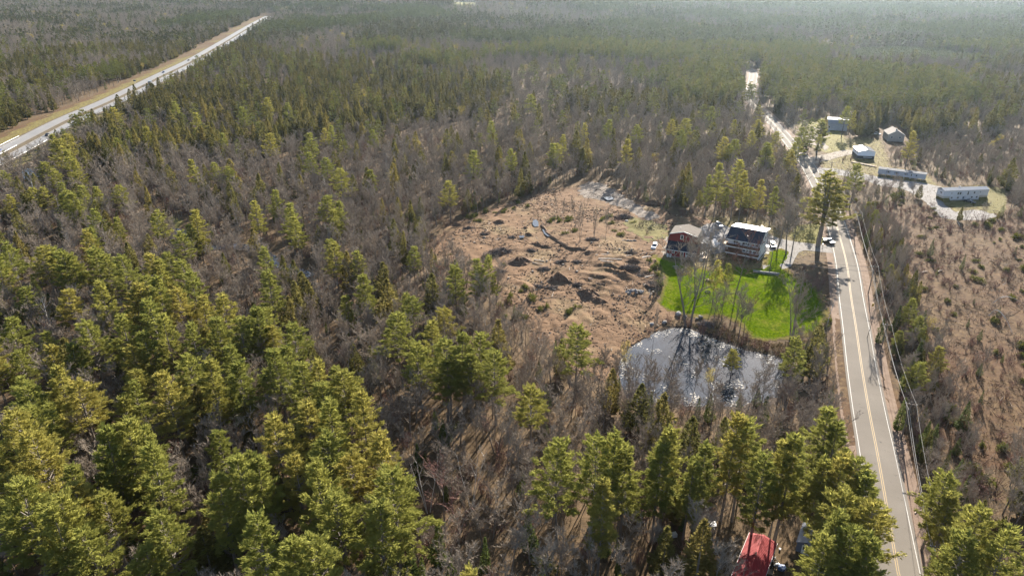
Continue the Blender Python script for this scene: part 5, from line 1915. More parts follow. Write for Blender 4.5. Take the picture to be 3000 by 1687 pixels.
def tufts(poly, n, hgt, seed):
    r_ = np.random.RandomState(seed)
    x0, x1 = min(p[0] for p in poly), max(p[0] for p in poly)
    y0, y1 = min(p[1] for p in poly), max(p[1] for p in poly)
    bx, by = r_.uniform(x0, x1, n * 3), r_.uniform(y0, y1, n * 3)
    ok = inside(bx, by, poly)
    bx, by = bx[ok][:n], by[ok][:n]
    for x, y, z in zip(bx, by, terr(bx, by)):
        for _ in range(2):
            sliver(m, Vector((x + rn.uniform(-.2, .2), y + rn.uniform(-.2, .2), z)), Vector((x + rn.uniform(-.4, .4), y + rn.uniform(-.4, .4), z + hgt * rn.uniform(.5, 1.2))), .12, rn)


tufts(GP([(1990, 945), (2100, 950), (2180, 985), (2260, 1005), (2400, 985), (2420, 1000), (2330, 1060), (2300, 1050), (2200, 1025), (2050, 965)]), 2600, .6, 1)
tufts(PINE_GRASS, 900, .4, 2)
tufts(TRAILER_YARD, 2500, .6, 3)
tufts(HOUSE_YARD, 1500, .4, 4)
tag(m.build('dry_grass', STRAW_M), kind='stuff')

# leaf pads and scum on the pond, sun glitter put into their pale colour
k = NT('floating_pads')
oi = k.n('ShaderNodeNewGeometry')
PAD_M = k.done(k.bsdf(k.ramp(oi.outputs['Random Per Island'], [(0, (0.20, 0.18, 0.15)), (1, (0.36, 0.34, 0.31))]), .7, .12))
m = MB()
px_, py_ = np.array([p[0] for p in POND]), np.array([p[1] for p in POND])
bx, by = npr.uniform(px_.min(), px_.max(), 11000), npr.uniform(py_.min(), py_.max(), 11000)
ins = inside(bx, by, POND)
bx, by = bx[ins], by[ins]
d = seg_dist(bx, by, POND, True)
clump = noise(bx, by, 4.5, 91, 2)
right = smooth(px_.min(), px_.max(), bx)
keep = npr.rand(len(bx)) < np.clip((1 - smooth(0.5, 5.5, d)) * smooth(.42, .62, clump) * (.45 + .75 * right) + .35 * smooth(.64, .72, clump), 0, 1)
for x, y in zip(bx[keep], by[keep]):
    s = rn.uniform(.07, .30)
    tx, ty = rn.uniform(-.05, .05), rn.uniform(-.05, .05)
    n_ = 7
    m.face([(x + s * math.cos(2 * math.pi * i / n_) * rn.uniform(.6, 1.3), y + s * math.sin(2 * math.pi * i / n_) * rn.uniform(.6, 1.2), POND_Z + .03 + rn.uniform(0, .02) + s * (math.cos(2 * math.pi * i / n_) * tx + math.sin(2 * math.pi * i / n_) * ty)) for i in range(n_)])
tag(m.build('floating_leaves', PAD_M), kind='stuff')

# a dead snag leaning over the pond
x, y = G(1960, 1140)
e = tag(empty('dead_snag', (x, y, T(x, y))), 'broken dead snag with bent stubs standing in the pond margin', 'dead tree')
MB().tube([(0, 0, -.5), (.5, .2, 4), (.8, .3, 8.5)], .16, .05, 6).build('trunk', BARK_M, e)
m = MB()
for z_, a in ((3.2, .4), (5.0, .2), (6.6, 1.0), (7.8, -.6)):
    m.tube([(.1 * z_, .04 * z_, z_), (.1 * z_ + 1.2 * math.cos(a), .04 * z_ + .8 * math.sin(a), z_ - .1), (.1 * z_ + 1.4 * math.cos(a), .04 * z_ + .9 * math.sin(a), z_ + .6)], .06, .02, 4)
m.build('branch_stub', BARK_M, e)

# ------------------------------------------------------------------ things on the lawn
a, b = G(2206, 799), G(2285, 808)
dg = math.atan2(b[1] - a[1], b[0] - a[0])
LW = math.hypot(b[0] - a[0], b[1] - a[1])
e = tag(empty('stone_wall', (a[0], a[1], T(*a)), dg), 'low grey block retaining wall across the lawn below the drive', 'wall')
nb = int(LW / .62)
zz = [T(a[0] + (b[0] - a[0]) * i / nb, a[1] + (b[1] - a[1]) * i / nb) - T(*a) for i in range(nb + 1)]
BLK = [MB().box(0, .585, 0, .45, 0, .30).mesh('block', m_) for m_ in (CONCRETE, STONE_M)]
for c in range(3):
    for i in range(nb - (c % 2)):
        o = bpy.data.objects.new('block', BLK[(i * 7 + c * 3) % 2])
        o.parent = e
        o.location = (i * .62 + (c % 2) * .31, rn.uniform(-.02, .02), -.15 + c * .315 + min(zz[i], zz[i + 1]))
        COL.objects.link(o)
MB().box(-.1, LW - .3, -.05, .5, .80 + min(zz), .90 + min(zz)).build('cap_stone', CONCRETE, e)
x, y = G(1979, 786)
e = tag(empty('picnic_table', (x, y, T(x, y) + .1), .3), 'grey picnic table in the shade of the red house', 'table')
for i in range(5):
    MB().box(-.9, .9, -.4 + i * .165, -.25 + i * .165, .72, .76).build('plank', OLD_WOOD, e)
for s in (-1, 1):
    MB().box(-.9, .9, s * .75 - .13, s * .75 + .13, .43, .47).build('bench', OLD_WOOD, e)
    m = MB()
    m.tube([(s * .65, -.7, 0), (s * .65, -.2, .71)], .05, .05, 4)
    m.tube([(s * .65, .7, 0), (s * .65, .2, .71)], .05, .05, 4)
    m.build('leg', OLD_WOOD, e)
a, b = G(2066, 822), G(2090, 826)
e = tag(empty('firewood_row', (a[0], a[1], T(*a) + .1), math.atan2(b[1] - a[1], b[0] - a[0])), 'low row of reddish firewood logs on the lawn between the tall trees', 'firewood')
L_ = math.hypot(b[0] - a[0], b[1] - a[1])
for i in range(9):
    for c in range(2):
        MB().tube([(.2 + i * L_ / 9.5 + c * .15, -.3, .17 + c * .28), (.2 + i * L_ / 9.5 + c * .15, .3, .17 + c * .28)], .16, .16, 7).build('log', BROWN_RAIL if (i + c) % 3 else PALELOG, e)
x, y = G(2073, 856)
e = tag(empty('fire_pit', (x, y, T(x, y) + .08)), 'dark ring of fire pit stones under the lawn trees', 'fire pit')
for i in range(10):
    an = i * .628
    MB().blob((.8 * math.cos(an), .8 * math.sin(an), .12), (.26, .22, .2), 300 + i, 1, .2).build('stone', plain('sooty_stone', (0.05, 0.05, 0.05)), e)

# ------------------------------------------------------------------ round the red roof
x, y = G(2080, 1552)
e = tag(empty('garden_swing', (x, y, T(x, y)), -.1), 'small garden swing with a white and grey striped canopy under the pines', 'garden swing')
for i in range(5):
    MB().box(-.9 + i * .36, -.9 + i * .36 + .35, -.55, .55, 1.75, 1.80).build('canopy_stripe', PLASTIC_WHITE if i % 2 == 0 else COVER_GREY, e)
MB().box(-.9, .9, -.78, -.60, 1.5, 1.72).build('valance', PLASTIC_WHITE, e)
MB().box(-.75, .75, -.25, .25, .48, .56).build('seat', COVER_GREY, e)
MB().box(-.75, .75, .2, .28, .57, 1.05).build('backrest', COVER_GREY, e)
for sx in (-.85, .85):
    m = MB()
    m.tube([(sx, -.7, 0), (sx, 0, 1.745), (sx, .7, 0)], .03, .03, 5)
    m.build('leg', GALV, e)
x, y = G(1973, 1570)
crate((x, y, T(x, y) + .02), 15, 1.1, .8, .6, PLASTIC_WHITE, 'plastic_tub', 'white plastic tub in the woods left of the garden swing', 'tub')
# covered motorcycles, tarp and odds and ends on the right of the red roof


def motorcycle(x, y, deg, label, cover):
    e = tag(empty('motorcycle', (x, y, T(x, y)), rad(deg)), label, 'motorcycle', 'motorcycles beside the red roof')
    for yy in (-.75, .75):
        wh = MB()
        ring = []
        for i in range(14):
            an = 2 * math.pi * i / 14
            ring.append((0, yy + .30 * math.cos(an), .32 + .30 * math.sin(an)))
        wh.tube(ring + [ring[0]], .07, .07, 5, cap=False)
        wh.build('wheel', BLACK, e)
    MB().tube([(0, -.75, .32), (0, -.45, .95)], .05, .05, 6).build('fork', GALV, e)
    MB().tube([(-.38, -.35, 1.02), (0, -.45, .96), (.38, -.35, 1.02)], .025, .025, 6).build('handlebar', GALV, e)
    MB().blob((0, -.12, .78), (.2, .34, .17), 1, 2, .03).build('fuel_tank', cover, e)
    MB().blob((0, .45, .72), (.17, .42, .10), 2, 2, .03).build('seat', BLACK, e)
    MB().blob((0, .0, .42), (.2, .34, .22), 3, 1, .1).build('engine', GREY_P, e)
    return e


for i, (px, py, dg, lb, cv) in enumerate(((2255, 1650, 70, 'grey tanked motorcycle nearest the red roof edge', COVER_GREY), (2272, 1662, 110, 'pale tanked motorcycle in front of the blue tarp', PLASTIC_WHITE), (2262, 1640, 40, 'dark motorcycle at the back of the group beside the red roof', GREY_P))):
    motorcycle(*G(px, py), dg, lb, cv)
x, y = G(2289, 1668)
e = tag(empty('tarp_bundle', (x, y, T(x, y))), 'blue tarp thrown over a bundle beside the red roof', 'tarp')
MB().blob((0, 0, .45), (.8, .65, .55), 9, 2, .16).build('tarp', TARP_BLUE, e)
MB().tube([(-.8, 0, .3), (0, -.66, .5), (.8, 0, .3)], .02, .02, 4).build('rope', PLASTIC_WHITE, e)
x, y = G(2253, 1674)
e = tag(empty('pallet', (x, y, T(x, y)), rad(-20)), 'pale wooden pallet lying beside the red roof house', 'pallet')
for i in range(7):
    MB().box(-.6, .6, -.6 + i * .18, -.47 + i * .18, .12, .15).build('slat', FRESH_WOOD, e)
for i in range(3):
    MB().box(-.6 + i * .55, -.5 + i * .55, -.6, .61, 0, .118).build('bearer', OLD_WOOD, e)
x, y = G(2268, 1610)
for i in range(3):
    e = tag(empty('bucket', (x + i * .7 - .4, y + (i % 2) * .8, T(x, y))), ['white bucket beside the grey shed path, left of three', 'white bucket in the middle of three beside the red roof', 'white bucket nearest the grey shed'][i], 'bucket', 'white buckets beside the red roof')
    MB().tube([(0, 0, 0), (0, 0, .36)], .14, .18, 10).build('bucket', PLASTIC_WHITE, e)
    MB().tube([(-.17, 0, .36), (0, 0, .5), (.17, 0, .36)], .012, .012, 4).build('handle', GALV, e)
x, y = G(2122, 1672)
e = tag(empty('trailer_frame', (x, y, T(x, y)), rad(-25)), 'bare metal trailer frame left of the red roof', 'trailer')
m = MB()
m.tube([(-.8, -1.4, .6), (.8, -1.4, .6), (.8, 1.4, .6), (-.8, 1.4, .6), (-.8, -1.4, .6)], .04, .04, 5)
m.build('frame', OLD_WOOD, e)
for s in (-.85, .85):
    MB().tube([(s - .08, 0, .3), (s + .08, 0, .3)], .3, .3, 12).build('wheel', BLACK, e)
MB().tube([(0, -1.4, .6), (0, -2.4, .55)], .04, .04, 5).build('tow_bar', OLD_WOOD, e)

# bent white birch stems on the slope
for pts, hh, lb in ((((2896, 926), (2915, 922), (2943, 945), (2966, 978)), (0.2, 3.2, 2.6, 0.2), 'white birch stem bent over in an arch, the lower one'), (((2909, 888), (2929, 884), (2956, 884), (3002, 892)), (.2, 3.0, 3.2, .4), 'white birch stem bent over in an arch, the upper one')):
    P_ = []
    for (px, py), z_ in zip(pts, hh):
        x, y = at_level(px, py, T(*G(px, py)) + z_ * .5)
        P_.append((x, y, z_))
    sp = spline(P_, .6)
    o0 = Vector((P_[0][0], P_[0][1], 0))
    e = tag(empty('bent_birch', o0), lb, 'birch tree')
    MB().tube([Vector(p) - o0 for p in sp], .13, .04, 6).build('trunk', BIRCH_M, e)
    m = MB()
    for p in sp[len(sp) // 2::2]:
        for _ in range(3):
            sliver(m, Vector(p) - o0, Vector(p) - o0 + Vector((rn.uniform(-.8, .8), rn.uniform(-.8, .8), rn.uniform(-.8, .3))), .05, rn)
    m.build('twigs', TWIG_M, e)


# ------------------------------------------------------------------ where the trees stand
RN = random.Random(77)
TREES = []          # dicts: kind, x, y, scale(height factor), width factor, rot


def plant(kind, x, y, H, w=1.0, hand=False, v=None, tone=None):
    TREES.append(dict(kind=kind, x=x, y=y, s=H / NATURAL_H[kind], w=w, r=RN.random() * 6.283, hand=hand, v=v))


def by_top(kind, pts, w=1.0):
    """trees known by their tips: (px, py, height)"""
    for px, py, H in pts:
        z = H
        for _ in range(6):
            x, y = at_level(px, py, z)
            z = H + T(x, y)
        plant(kind, x, y, H, w * RN.uniform(.92, 1.08), True)


def by_foot(kind, items):
    for (fx, fy), (tx, ty), w in items:
        x, y = G(fx, fy)
        plant(kind, x, y, max(1.2, rise((fx, fy), (tx, ty))), w, True)


Q = 3000 / 2576


def q(lst):
    return [(a * Q, b * Q, h) for a, b, h in lst]


# tall white pines of the left-hand stand, front to back
by_top('white_pine', q([(105, 617, 21), (150, 628, 22), (172, 640, 20), (238, 622, 21), (262, 636, 20), (300, 640, 21), (375, 640, 22), (395, 655, 20), (452, 652, 20), (478, 682, 21), (15, 610, 20),
                        (250, 706, 22), (345, 708, 23), (330, 730, 21), (392, 690, 23), (440, 722, 21), (300, 792, 21), (210, 805, 21), (375, 752, 23), (405, 790, 22), (480, 812, 20), (560, 742, 21), (600, 800, 20), (545, 800, 20),
                        (640, 770, 21), (740, 812, 19), (410, 935, 23), (140, 915, 21), (45, 880, 16), (20, 800, 18), (70, 1085, 24), (28, 1030, 25), (255, 1070, 25), (310, 1060, 24), (372, 1115, 24), (40, 1215, 25), (470, 890, 21), (520, 900, 22),
                        (595, 905, 21), (690, 880, 22), (715, 865, 20), (760, 915, 21), (800, 905, 22), (830, 1005, 22), (905, 980, 23), (860, 930, 20), (690, 1048, 22), (600, 1148, 24), (640, 1145, 22), (790, 1155, 24), (955, 1090, 24), (985, 1175, 24),
                        (645, 1290, 24), (780, 1345, 23), (735, 1355, 23), (150, 1240, 24), (120, 1270, 24), (540, 1190, 23), (840, 1240, 22), (950, 1260, 22), (60, 965, 20), (200, 1330, 20), (360, 830, 20), (505, 745, 18), (580, 870, 19)]), 1.0)
by_top('white_pine', q([(870, 742, 14), (1020, 737, 14), (1085, 808, 20), (1052, 860, 20), (1118, 850, 22), (1160, 835, 21), (1205, 835, 20), (1245, 880, 20), (1180, 890, 18), (1128, 905, 17), (1455, 815, 21)]), .95)
by_top('white_pine', q([(1410, 1105, 24), (1500, 1090, 24), (1548, 1085, 24), (1580, 1120, 21), (1690, 1070, 24), (1668, 1110, 22), (1858, 1038, 25), (1885, 1060, 23), (1775, 1112, 20), (1520, 1205, 21), (2092, 1028, 22), (2110, 1060, 21), (2005, 1092, 24), (1985, 1110, 22),
                        (2128, 1150, 22), (2160, 1150, 22), (2190, 1195, 21), (2120, 1288, 22), (2085, 1345, 21), (2150, 1330, 22), (2205, 1260, 22), (2190, 1345, 22), (2130, 1225, 22), (2075, 1150, 20), (2470, 1270, 22), (2550, 1335, 22), (2440, 1340, 20),
                        (2400, 1240, 17), (2385, 1185, 18), (1848, 880, 9), (1930, 1140, 21), (1745, 1160, 18)]), .92)
# clumps by the backwater and behind
by_top('white_pine', q([(80, 470, 17), (135, 425, 17), (165, 478, 18), (205, 468, 18), (240, 470, 18), (298, 464, 17), (110, 470, 16), (148, 350, 24), (165, 375, 23), (130, 335, 22), (185, 400, 20), (20, 490, 15), (10, 430, 14), (725, 512, 20), (740, 545, 18), (640, 505, 19), (690, 478, 17), (830, 600, 13), (845, 525, 14)]), 1.0)
by_top('cedar_tree', q([(1250, 424, 14), (1310, 424, 14), (1000, 497, 14), (1032, 505, 16), (1056, 497, 15), (1014, 583, 13), (1050, 575, 12), (1085, 627, 9), (1095, 640, 8), (930, 872, 12), (295, 915, 10), (340, 430, 15), (365, 470, 16), (700, 410, 15), (960, 500, 12),
                        (1120, 385, 15), (990, 395, 15), (1240, 335, 16), (1160, 350, 14), (2080, 290, 14), (2290, 270, 15), (2340, 275, 15), (2030, 330, 13), (2460, 270, 14)]), 1.0)
by_top('spruce_tree', q([(1075, 705, 7), (960, 740, 9), (730, 880, 8), (150, 870, 9), (2330, 780, 9), (2225, 800, 8), (2440, 1010, 8), (1030, 1370, 9), (1130, 1390, 8), (1180, 1410, 8), (1220, 1350, 9), (1060, 1400, 9), (1330, 1290, 9), (1100, 1310, 10), (2300, 900, 10), (2320, 860, 9), (1640, 985, 9), (1790, 990, 8), (1760, 1000, 7), (2350, 600, 7), (2430, 640, 6), (2280, 1000, 9), (2340, 1060, 9)]), 1.0)
# behind the houses and along the road
by_top('white_pine', q([(2020, 320, 17), (2008, 345, 16), (2000, 360, 15), (1960, 440, 12), (1955, 330, 16), (1910, 300, 18), (1895, 330, 17), (1690, 300, 17), (1720, 330, 15), (1850, 300, 16), (2110, 480, 13)]), .95)
by_foot('white_pine', [((fx * Q, fy * Q), (tx * Q, ty * Q), w_) for fx, fy, tx, ty, w_ in ((1772, 545, 1778, 440, .8), (1795, 548, 1792, 408, .9), (1838, 552, 1836, 402, .85), (1858, 556, 1852, 430, .8), (1878, 556, 1885, 470, .8), (1902, 560, 1906, 450, .85), (1935, 566, 1932, 468, .85),
                                                                                        (1960, 560, 1958, 500, .8), (1820, 548, 1815, 470, .8), (1755, 540, 1750, 480, .8), (2040, 560, 2052, 470, .6))])
by_foot('white_pine', [((2465, 402), (2466, 313), .95), ((2490, 400), (2492, 325), .8), ((2390, 470), (2360, 395), .8), ((2365, 455), (2340, 375), .8)])
by_foot('big_pine', [((2396, 722), (2428, 506), 1.45)])
# leafless and budding trees on the lawn, by the drive and in the clearing
by_foot('bare_tree', [((2017, 955), (2010, 690), 1.25), ((2059, 839), (2066, 665), 1.15), ((2303, 745), (2305, 578), 1.5), ((2320, 985), (2340, 790), 1.1), ((2330, 975), (2352, 830), .7),
                      ((2090, 965), (2085, 850), .8), ((2162, 997), (2173, 862), 1.2), ((2275, 735), (2270, 600), 1.3), ((2318, 750), (2330, 600), 1.2), ((2037, 870), (2030, 690), 1.1),
                      ((1698, 712), (1655, 582), .5), ((1674, 668), (1674, 575), .5), ((1648, 655), (1648, 580), .5), ((1740, 705), (1742, 600), .5), ((1773, 708), (1775, 605), .55), ((1626, 635), (1624, 575), .5),
                      ((1400, 632), (1395, 500), .6), ((1376, 640), (1372, 540), .55), ((1335, 620), (1330, 520), .6), ((1255, 795), (1240, 690), .5),
                      ((2540, 990), (2560, 880), .8), ((2640, 832), (2655, 720), .9), ((2610, 870), (2600, 770), .8), ((1850, 1185), (1855, 1010), .8), ((1880, 1190), (1890, 1040), .8), ((2025, 1190), (2030, 1040), .7),
                      ((2070, 1190), (2085, 1040), .8), ((2230, 1190), (2250, 1040), .9), ((1908, 1045), (1908, 900), .4), ((2960, 1060), (2980, 960), .5), ((2860, 1130), (2870, 1010), .6), ((1830, 1200), (1820, 1060), .6)])
by_foot('red_maple', [((2154, 863), (2188, 672), 1.1), ((2200, 930), (2205, 850), .9), ((2345, 850), (2345, 800), 1.6), ((2375, 860), (2378, 815), 1.6), ((2400, 845), (2400, 800), 1.6), ((2360, 890), (2362, 845), 1.5), ((2395, 900), (2396, 860), 1.5)])
by_foot('birch_tree', [((2420, 960), (2415, 830), .8), ((2607, 860), (2610, 790), .7), ((1255, 1500), (1250, 1330), .9), ((1380, 1480), (1372, 1300), .9), ((640, 640), (640, 560), .8), ((480, 700), (475, 600), .8)])
by_foot('budding_tree', [((2015, 838), (2010, 775), 1.15), ((1830, 1100), (1835, 990), .6), ((2070, 1170), (2076, 1060), .5), ((2110, 870), (2112, 780), .7), ((2716, 985), (2728, 920), .8)])
by_foot('white_pine', [((2085, 905), (2108, 760), .55), ((2120, 880), (2135, 770), .6)])
by_top('budding_tree', q([(1428, 285, 12), (1705, 188, 10), (1745, 205, 12), (1890, 205, 10), (1827, 120, 12), (1680, 125, 10), (1760, 60, 14), (1735, 80, 14), (990, 310, 9), (2290, 290, 8)]), 1.1)
by_top('red_maple', q([(1105, 345, 12), (700, 840, 8), (1020, 590, 9), (2440, 580, 3), (2360, 640, 3), (2330, 590, 3), (1858, 430, 12), (1875, 455, 11), (900, 440, 10), (1110, 1165, 17), (450, 690, 9), (1260, 1160, 8), (2430, 420, 8)]), 1.1)
# bushes: junipers on the stripped ground, shrubs along the pond
jun = [(1380, 640), (1400, 632), (1425, 625), (1450, 628), (1395, 650), (1475, 622), (1500, 612), (1520, 600), (1540, 606), (1620, 650), (1640, 655), (1660, 648), (1672, 640), (1640, 640), (1610, 655), (1660, 690), (1690, 680), (1775, 640), (1760, 650), (1790, 655),
       (1395, 815), (1410, 830), (1430, 840), (1420, 850), (1380, 805), (1445, 855), (1500, 870), (1490, 885), (1530, 860), (1670, 915), (1680, 910), (1660, 922), (1695, 905), (1605, 905), (1580, 910), (1375, 775), (1320, 750), (1480, 775), (1540, 845), (1560, 880), (1510, 925), (1545, 935),
       (1905, 800), (1915, 785), (1925, 810), (1930, 830), (1900, 770), (1820, 690), (1800, 682), (1855, 655), (2420, 960), (2430, 945), (2400, 990), (1460, 905), (1475, 930)]
for px, py in jun:
    x, y = G(px + RN.uniform(-4, 4), py + RN.uniform(-3, 3))
    plant('juniper_bush', x, y, RN.uniform(1.0, 2.0), RN.uniform(.8, 1.4), True)
shr = [(1960, 950), (1990, 945), (2020, 960), (2060, 975), (2100, 985), (2140, 1000), (2175, 1010), (2210, 1020), (2250, 1030), (2280, 1040), (1900, 975), (1870, 990), (2305, 1060), (2310, 1100), (2315, 1140), (2080, 955), (2120, 970), (2190, 1000),
       (2330, 800), (2345, 815), (2360, 825), (2380, 840), (2395, 810), (2350, 790), (2375, 790), (2400, 850), (2410, 830), (2340, 1000), (2370, 1010), (2390, 1030), (2355, 1050), (2400, 1060), (1880, 660), (1860, 668), (1895, 690), (1810, 650),
       (2490, 470), (2480, 462), (2470, 475), (2500, 465), (2510, 480), (2395, 470), (2400, 478), (2410, 472), (1270, 700), (1280, 720), (1300, 740), (1330, 770), (1350, 790), (1300, 690), (1310, 660), (1480, 890), (1500, 940)]
for px, py in shr:
    x, y = G(px + RN.uniform(-4, 4), py + RN.uniform(-3, 3))
    plant('bare_bush', x, y, RN.uniform(1.6, 3.2), RN.uniform(.9, 1.4), True)

# ------------------------------------------------------------------ the woods
HAND = np.array([(t['x'], t['y']) for t in TREES])
NO_TREES = [CLEARING, LAWN, POND, TRAILER_YARD, HOUSE_YARD, RED_ROOF_YARD, PINE_GRASS, BACK_YARD, TAN_YARD, LAWN_SIDE, BANK, PLANTATION, BACKWATER, BROWN_FIELD] + FAR_FIELDS + FAR_POOLS



def scatter(y0, y1, s, margin=40):
    gy = np.arange(y0, y1, s)
    X_, Y_ = [], []
    for yy in gy:
        hw = (yy * CP + CAM_H * SP) * 1500 / FOC * 1.06 + margin
        x = np.arange(-hw, hw, s)
        X_.append(x + npr.uniform(-.46, .46, x.shape) * s)
        Y_.append(yy + npr.uniform(-.46, .46, x.shape) * s)
    return np.concatenate(X_), np.concatenate(Y_)


def allowed(x, y):
    ok = np.ones(x.shape, bool)
    m = (x > -1600) & (x < 100) & (y > 150) & (y < 2800)
    d = np.full(x.shape, 1e9)
    d[m] = seg_dist(x[m], y[m], HIGHWAY[::2])
    # wide verge only on the far side of the highway
    dd = np.array(HIGHWAY)
    i0 = np.array([np.argmin(np.abs(dd[:, 1] - v)) for v in y[m]], dtype=int)
    far = x[m] < dd[i0, 0] + (y[m] - dd[i0, 1]) * 0
    lim = np.full(x.shape, 14.0)
    lim[m] = np.where(far, 26 - 6 * smooth(1500, 2000, y[m]), 14.0)
    ok &= d > lim
    m = (x > 40) & (x < 450) & (y > 20) & (y < 1100)
    d = np.full(x.shape, 1e9)
    d[m] = seg_dist(x[m], y[m], ROAD[::2])
    side = np.zeros(x.shape, bool)
    rd_ = np.array(ROAD)
    i0 = np.array([np.argmin(np.abs(rd_[:, 1] - v)) for v in y[m]], dtype=int)
    side[m] = x[m] > rd_[i0, 0]
    ok &= d > np.where(side, 7.8, 8.0)
    m = (x > -280) & (x < -50) & (y > 170) & (y < 350)
    d = np.full(x.shape, 1e9)
    d[m] = seg_dist(x[m], y[m], STREAM)
    ok &= d > 6.5
    for P_ in NO_TREES:
        px, py = [p[0] for p in P_], [p[1] for p in P_]
        m = (x > min(px)) & (x < max(px)) & (y > min(py)) & (y < max(py))
        if m.any():
            ok[m] &= ~inside(x[m], y[m], P_)
    return ok


PINE_STAND = GP([(-300, 760), (60, 700), (350, 735), (560, 760), (800, 900), (1060, 1080), (1200, 1300), (1230, 1800), (-400, 1800)])
NEAR_LEFT = GP([(-300, 1230), (200, 1180), (640, 1230), (1120, 1270), (1180, 1750), (-400, 1900)])
BARE_BELT = GP([(850, 430), (1500, 330), (1990, 340), (2280, 420), (2300, 560), (1700, 560), (1200, 640), (950, 700), (700, 640)])
PINES_NE = GP([(1950, 235), (2160, 180), (2420, 215), (2800, 250), (2860, 330), (2600, 360), (2350, 345), (2280, 380), (2240, 330), (2000, 330), (1800, 240)])
CEDAR_SWAMP = GP([(250, 380), (600, 190), (1100, 180), (1500, 250), (1500, 420), (1100, 460), (700, 480), (400, 480)])
ROADSIDE = GP([(2620, 600), (2665, 830), (2735, 1000), (2800, 1180), (2880, 1420), (2950, 1800), (2690, 1800), (2640, 1500), (2570, 1100), (2520, 800), (2490, 620)])
LOWZONE = GP([(2440, 505), (2560, 520), (2700, 535), (2770, 600), (2790, 640), (2960, 640), (2960, 760), (2640, 700), (2540, 620), (2470, 560)])
ROAD_SIDE_LOW = GP([(2262, 375), (2330, 428), (2375, 490), (2420, 600), (2395, 650), (2330, 565), (2275, 475), (2225, 400)])
SPOT_NEAR = GP([(1240, 1300), (1600, 1230), (2080, 1180), (2160, 1450), (2080, 1800), (1230, 1800)])


def in_px(x, y, P_):
    return inside(x, y, P_)


def choose(x, y):
    """kind of tree for each spot"""
    n1 = noise(x, y, 170, 21, 2)
    n2 = noise(x, y, 90, 22, 2)
    n3 = noise(x * 1.0, y * .55, 420, 23, 2)
    r = npr.rand(*x.shape)
    pine_p = .035 + .75 * smooth(.56, .66, n1) * smooth(.48, .60, n3)
    cedar_p = .04 + .62 * smooth(.52, .64, n2)
    ne = in_px(x, y, PINES_NE)
    pine_p = np.where(ne, .42 + .4 * smooth(.45, .6, n2), pine_p)
    cs = in_px(x, y, CEDAR_SWAMP)
    cedar_p = np.where(cs, .16 + .42 * smooth(.42, .58, n2), cedar_p)
    pine_p = np.where(cs, .05, pine_p)
    st = in_px(x, y, PINE_STAND)
    near_ = (y < 330) & ~ne
    pine_p = np.where(near_, .02, pine_p)
    pine_p = np.where(st, .07, pine_p)
    cedar_p = np.where(st, .05, cedar_p)
    pine_p = np.where(in_px(x, y, NEAR_LEFT), .24, pine_p)
    bb = in_px(x, y, BARE_BELT)
    pine_p = np.where(bb, .035, pine_p)
    cedar_p = np.where(bb, .04 + .30 * smooth(.55, .65, n2), cedar_p)
    cedar_p = np.where(near_, .07, cedar_p)
    far_r = (x > 150) & (y > 900)
    pine_p = np.where(far_r, np.maximum(pine_p, .12 + .5 * smooth(.45, .58, n1)), pine_p)
    sc_ = in_px(x, y, SCRUB)
    pine_p = np.where(sc_, .02, pine_p)
    cedar_p = np.where(sc_, .05, cedar_p)
    swamp = in_px(x, y, RED_SWAMP)
    pine_p = np.where(swamp, .01, pine_p)
    cedar_p = np.where(swamp, .03, cedar_p)
    kind = np.full(x.shape, 'bare_tree', dtype=object)
    kind[r < cedar_p + pine_p] = 'cedar_tree'
    kind[r < pine_p] = 'white_pine'
    r2 = npr.rand(*x.shape)
    kind[(kind == 'bare_tree') & (r2 < .03)] = 'spruce_tree'
    kind[(kind == 'bare_tree') & (r2 > .985)] = 'red_maple'
    kind[(kind == 'bare_tree') & swamp & (r2 > .45)] = 'red_maple'
    kind[(kind == 'cedar_tree') & (r2 < .14)] = 'spruce_tree'
    r3 = npr.rand(*x.shape)
    kind[(kind == 'bare_tree') & (r3 < .016) & (y > 330)] = 'budding_tree'
    kind[(kind == 'bare_tree') & (r3 > .985) & (y < 420)] = 'birch_tree'
    return kind


